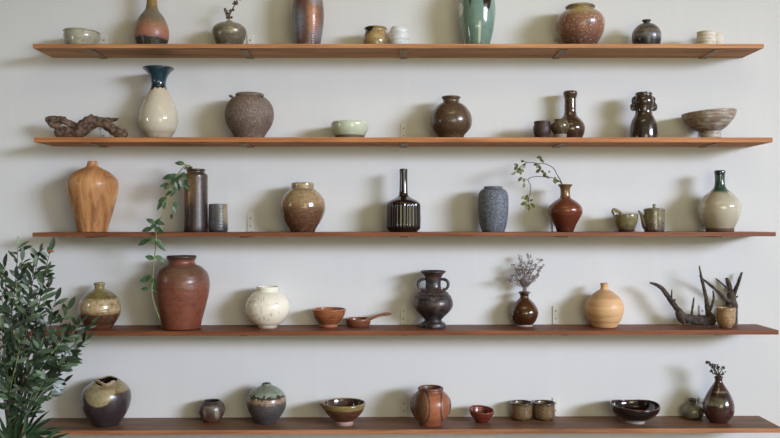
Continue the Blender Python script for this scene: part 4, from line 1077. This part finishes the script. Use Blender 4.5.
# planter on the floor (below the frame)
b2 = bmesh.new(); prf = [(.105, 0), (.12, .02), (.15, .2), (.16, .24), (.165, .26), (.15, .26), (.14, .2), (.02, .19)]
rg = [[b2.verts.new((r * math.cos(k * math.pi / 24), r * math.sin(k * math.pi / 24), z)) for k in range(48)] for r, z in prf]
for a_, b_ in zip(rg, rg[1:]):
    for k in range(48): b2.faces.new((a_[k], a_[(k + 1) % 48], b_[(k + 1) % 48], b_[k]))
b2.faces.new(rg[0][::-1]); b2.faces.new(rg[-1])
bm_obj('planter', b2, plain('planter_clay', (150, 140, 128), .7, .2), root)

# ---------------- low palm at the bottom left corner
rnd = random.Random(9)
YP = -.52
pb = at(22, 560, YP); pb.z = 0
root = link('palm_plant', None, loc=(pb.x + .27, YP - .2, 0))
tag(root, 'dark green palm fronds low in front of lowest shelf, below the olive tree', 'plant')
off = Vector((pb.x + .27, YP - .2, 0))
bl = bmesh.new(); bs = bmesh.new()
for fi, (ex, ey, hd, nb) in enumerate(((26, 436, 25, 9), (14, 446, 100, 7), (40, 446, 10, 6))):
    e = at(ex, ey, YP - .03 * fi) - off
    tube(bs, [Vector((0, 0, .2)), Vector((0, .02, .32)), e * .6 + Vector((0, 0, .12)), e], [.004, .004, .003, .0025], 6, 5)
    for k in range(nb):
        a = math.radians(hd + (k - (nb - 1) / 2) * 15)
        leaf(bl, e, Vector((math.cos(a), rnd.uniform(-.35, .1), math.sin(a))), Vector((rnd.uniform(-.5, .5), -1, .8)), rnd.uniform(24, 40) * sp, 4.2 * sp, rnd.uniform(.12, .3), .3, 8)
bm_obj('stalks', bs, plain('palm_stalk', (64, 92, 48), .5), root)
bm_obj('fronds', bl, leaf_mat('palm_leaf', (34, 60, 38), (62, 92, 56), .35, 20), root)
b2 = bmesh.new(); prf = [(.07, 0), (.08, .015), (.1, .16), (.105, .2), (.095, .2), (.09, .17), (.01, .165)]
rg = [[b2.verts.new((r * math.cos(k * math.pi / 24), r * math.sin(k * math.pi / 24), z)) for k in range(48)] for r, z in prf]
for a_, b_ in zip(rg, rg[1:]):
    for k in range(48): b2.faces.new((a_[k], a_[(k + 1) % 48], b_[(k + 1) % 48], b_[k]))
b2.faces.new(rg[0][::-1]); b2.faces.new(rg[-1])
bm_obj('planter', b2, plain('palm_planter_clay', (90, 84, 80), .7, .2), root)

# ------------------------------------------------------------------ light
def area(name, loc, target, sx, sy, power, color, spread=None):
    d = bpy.data.lights.new(name, 'AREA'); d.shape = 'RECTANGLE'; d.size = sx; d.size_y = sy
    d.energy = power; d.color = color
    o = bpy.data.objects.new(name, d); C.objects.link(o)
    o.location = loc
    o.rotation_euler = (Vector(target) - Vector(loc)).to_track_quat('-Z', 'Y').to_euler()
    return o

kl = area('window_light_right', (8, -7, 3.3), (.2, 0, 1.08), 4.2, 1.7, 52, (.74, .825, 1.02))
kl.data.spread = math.radians(34)
sd = bpy.data.lights.new('added_sun_fill', 'SUN'); sd.energy = .22; sd.angle = math.radians(24); sd.color = (.80, .81, 1.0)  # sun lamp added to even out the right window's light
so = bpy.data.objects.new('added_sun_fill', sd); C.objects.link(so)
so.rotation_euler = Vector((-.74, .66, -.19)).to_track_quat('-Z', 'Y').to_euler()
area('front_fill', (1.4, -4.6, 1.5), (.6, 0, 1.4), 1.6, 1.3, 28, (1.0, .93, .55))  # unseen warm fill added in front to balance the wall tone
area('window_light_left', (-2.34, -1.25, 1.78), (-.2, -.3, 1.4), .14, .26, 2.2, (.9, .96, 1.0))
area('ceiling_bounce_fill', (.3, -2.2, 3.7), (.3, 0, 2.0), 1.6, .5, 7, (1.0, .86, .50))  # added warm fill imitating ceiling bounce on the upper wall
for i in range(4):
    area('window_light_far', (-1.2 + i * .85, -6.2, 1.32), (0, 0, 1.3), .24, .17, 2.4, (.95, 1, 1))
w = bpy.data.worlds.new('World'); SC.world = w; w.use_nodes = True
w.node_tree.nodes['Background'].inputs[0].default_value = (1.0, .91, .72, 1)
w.node_tree.nodes['Background'].inputs[1].default_value = .38

# ------------------------------------------------------------------ camera
cd = bpy.data.cameras.new('camera'); cd.sensor_width = 36; cd.lens = F / 780 * 36
cd.shift_y = (HY - 219.0) / 780
co = bpy.data.objects.new('camera', cd); C.objects.link(co)
co.location = (0, -ZW, EYE); co.rotation_euler = (math.pi / 2, 0, 0)
SC.camera = co
SC.view_settings.view_transform = 'Standard'
SC.view_settings.look = 'None'
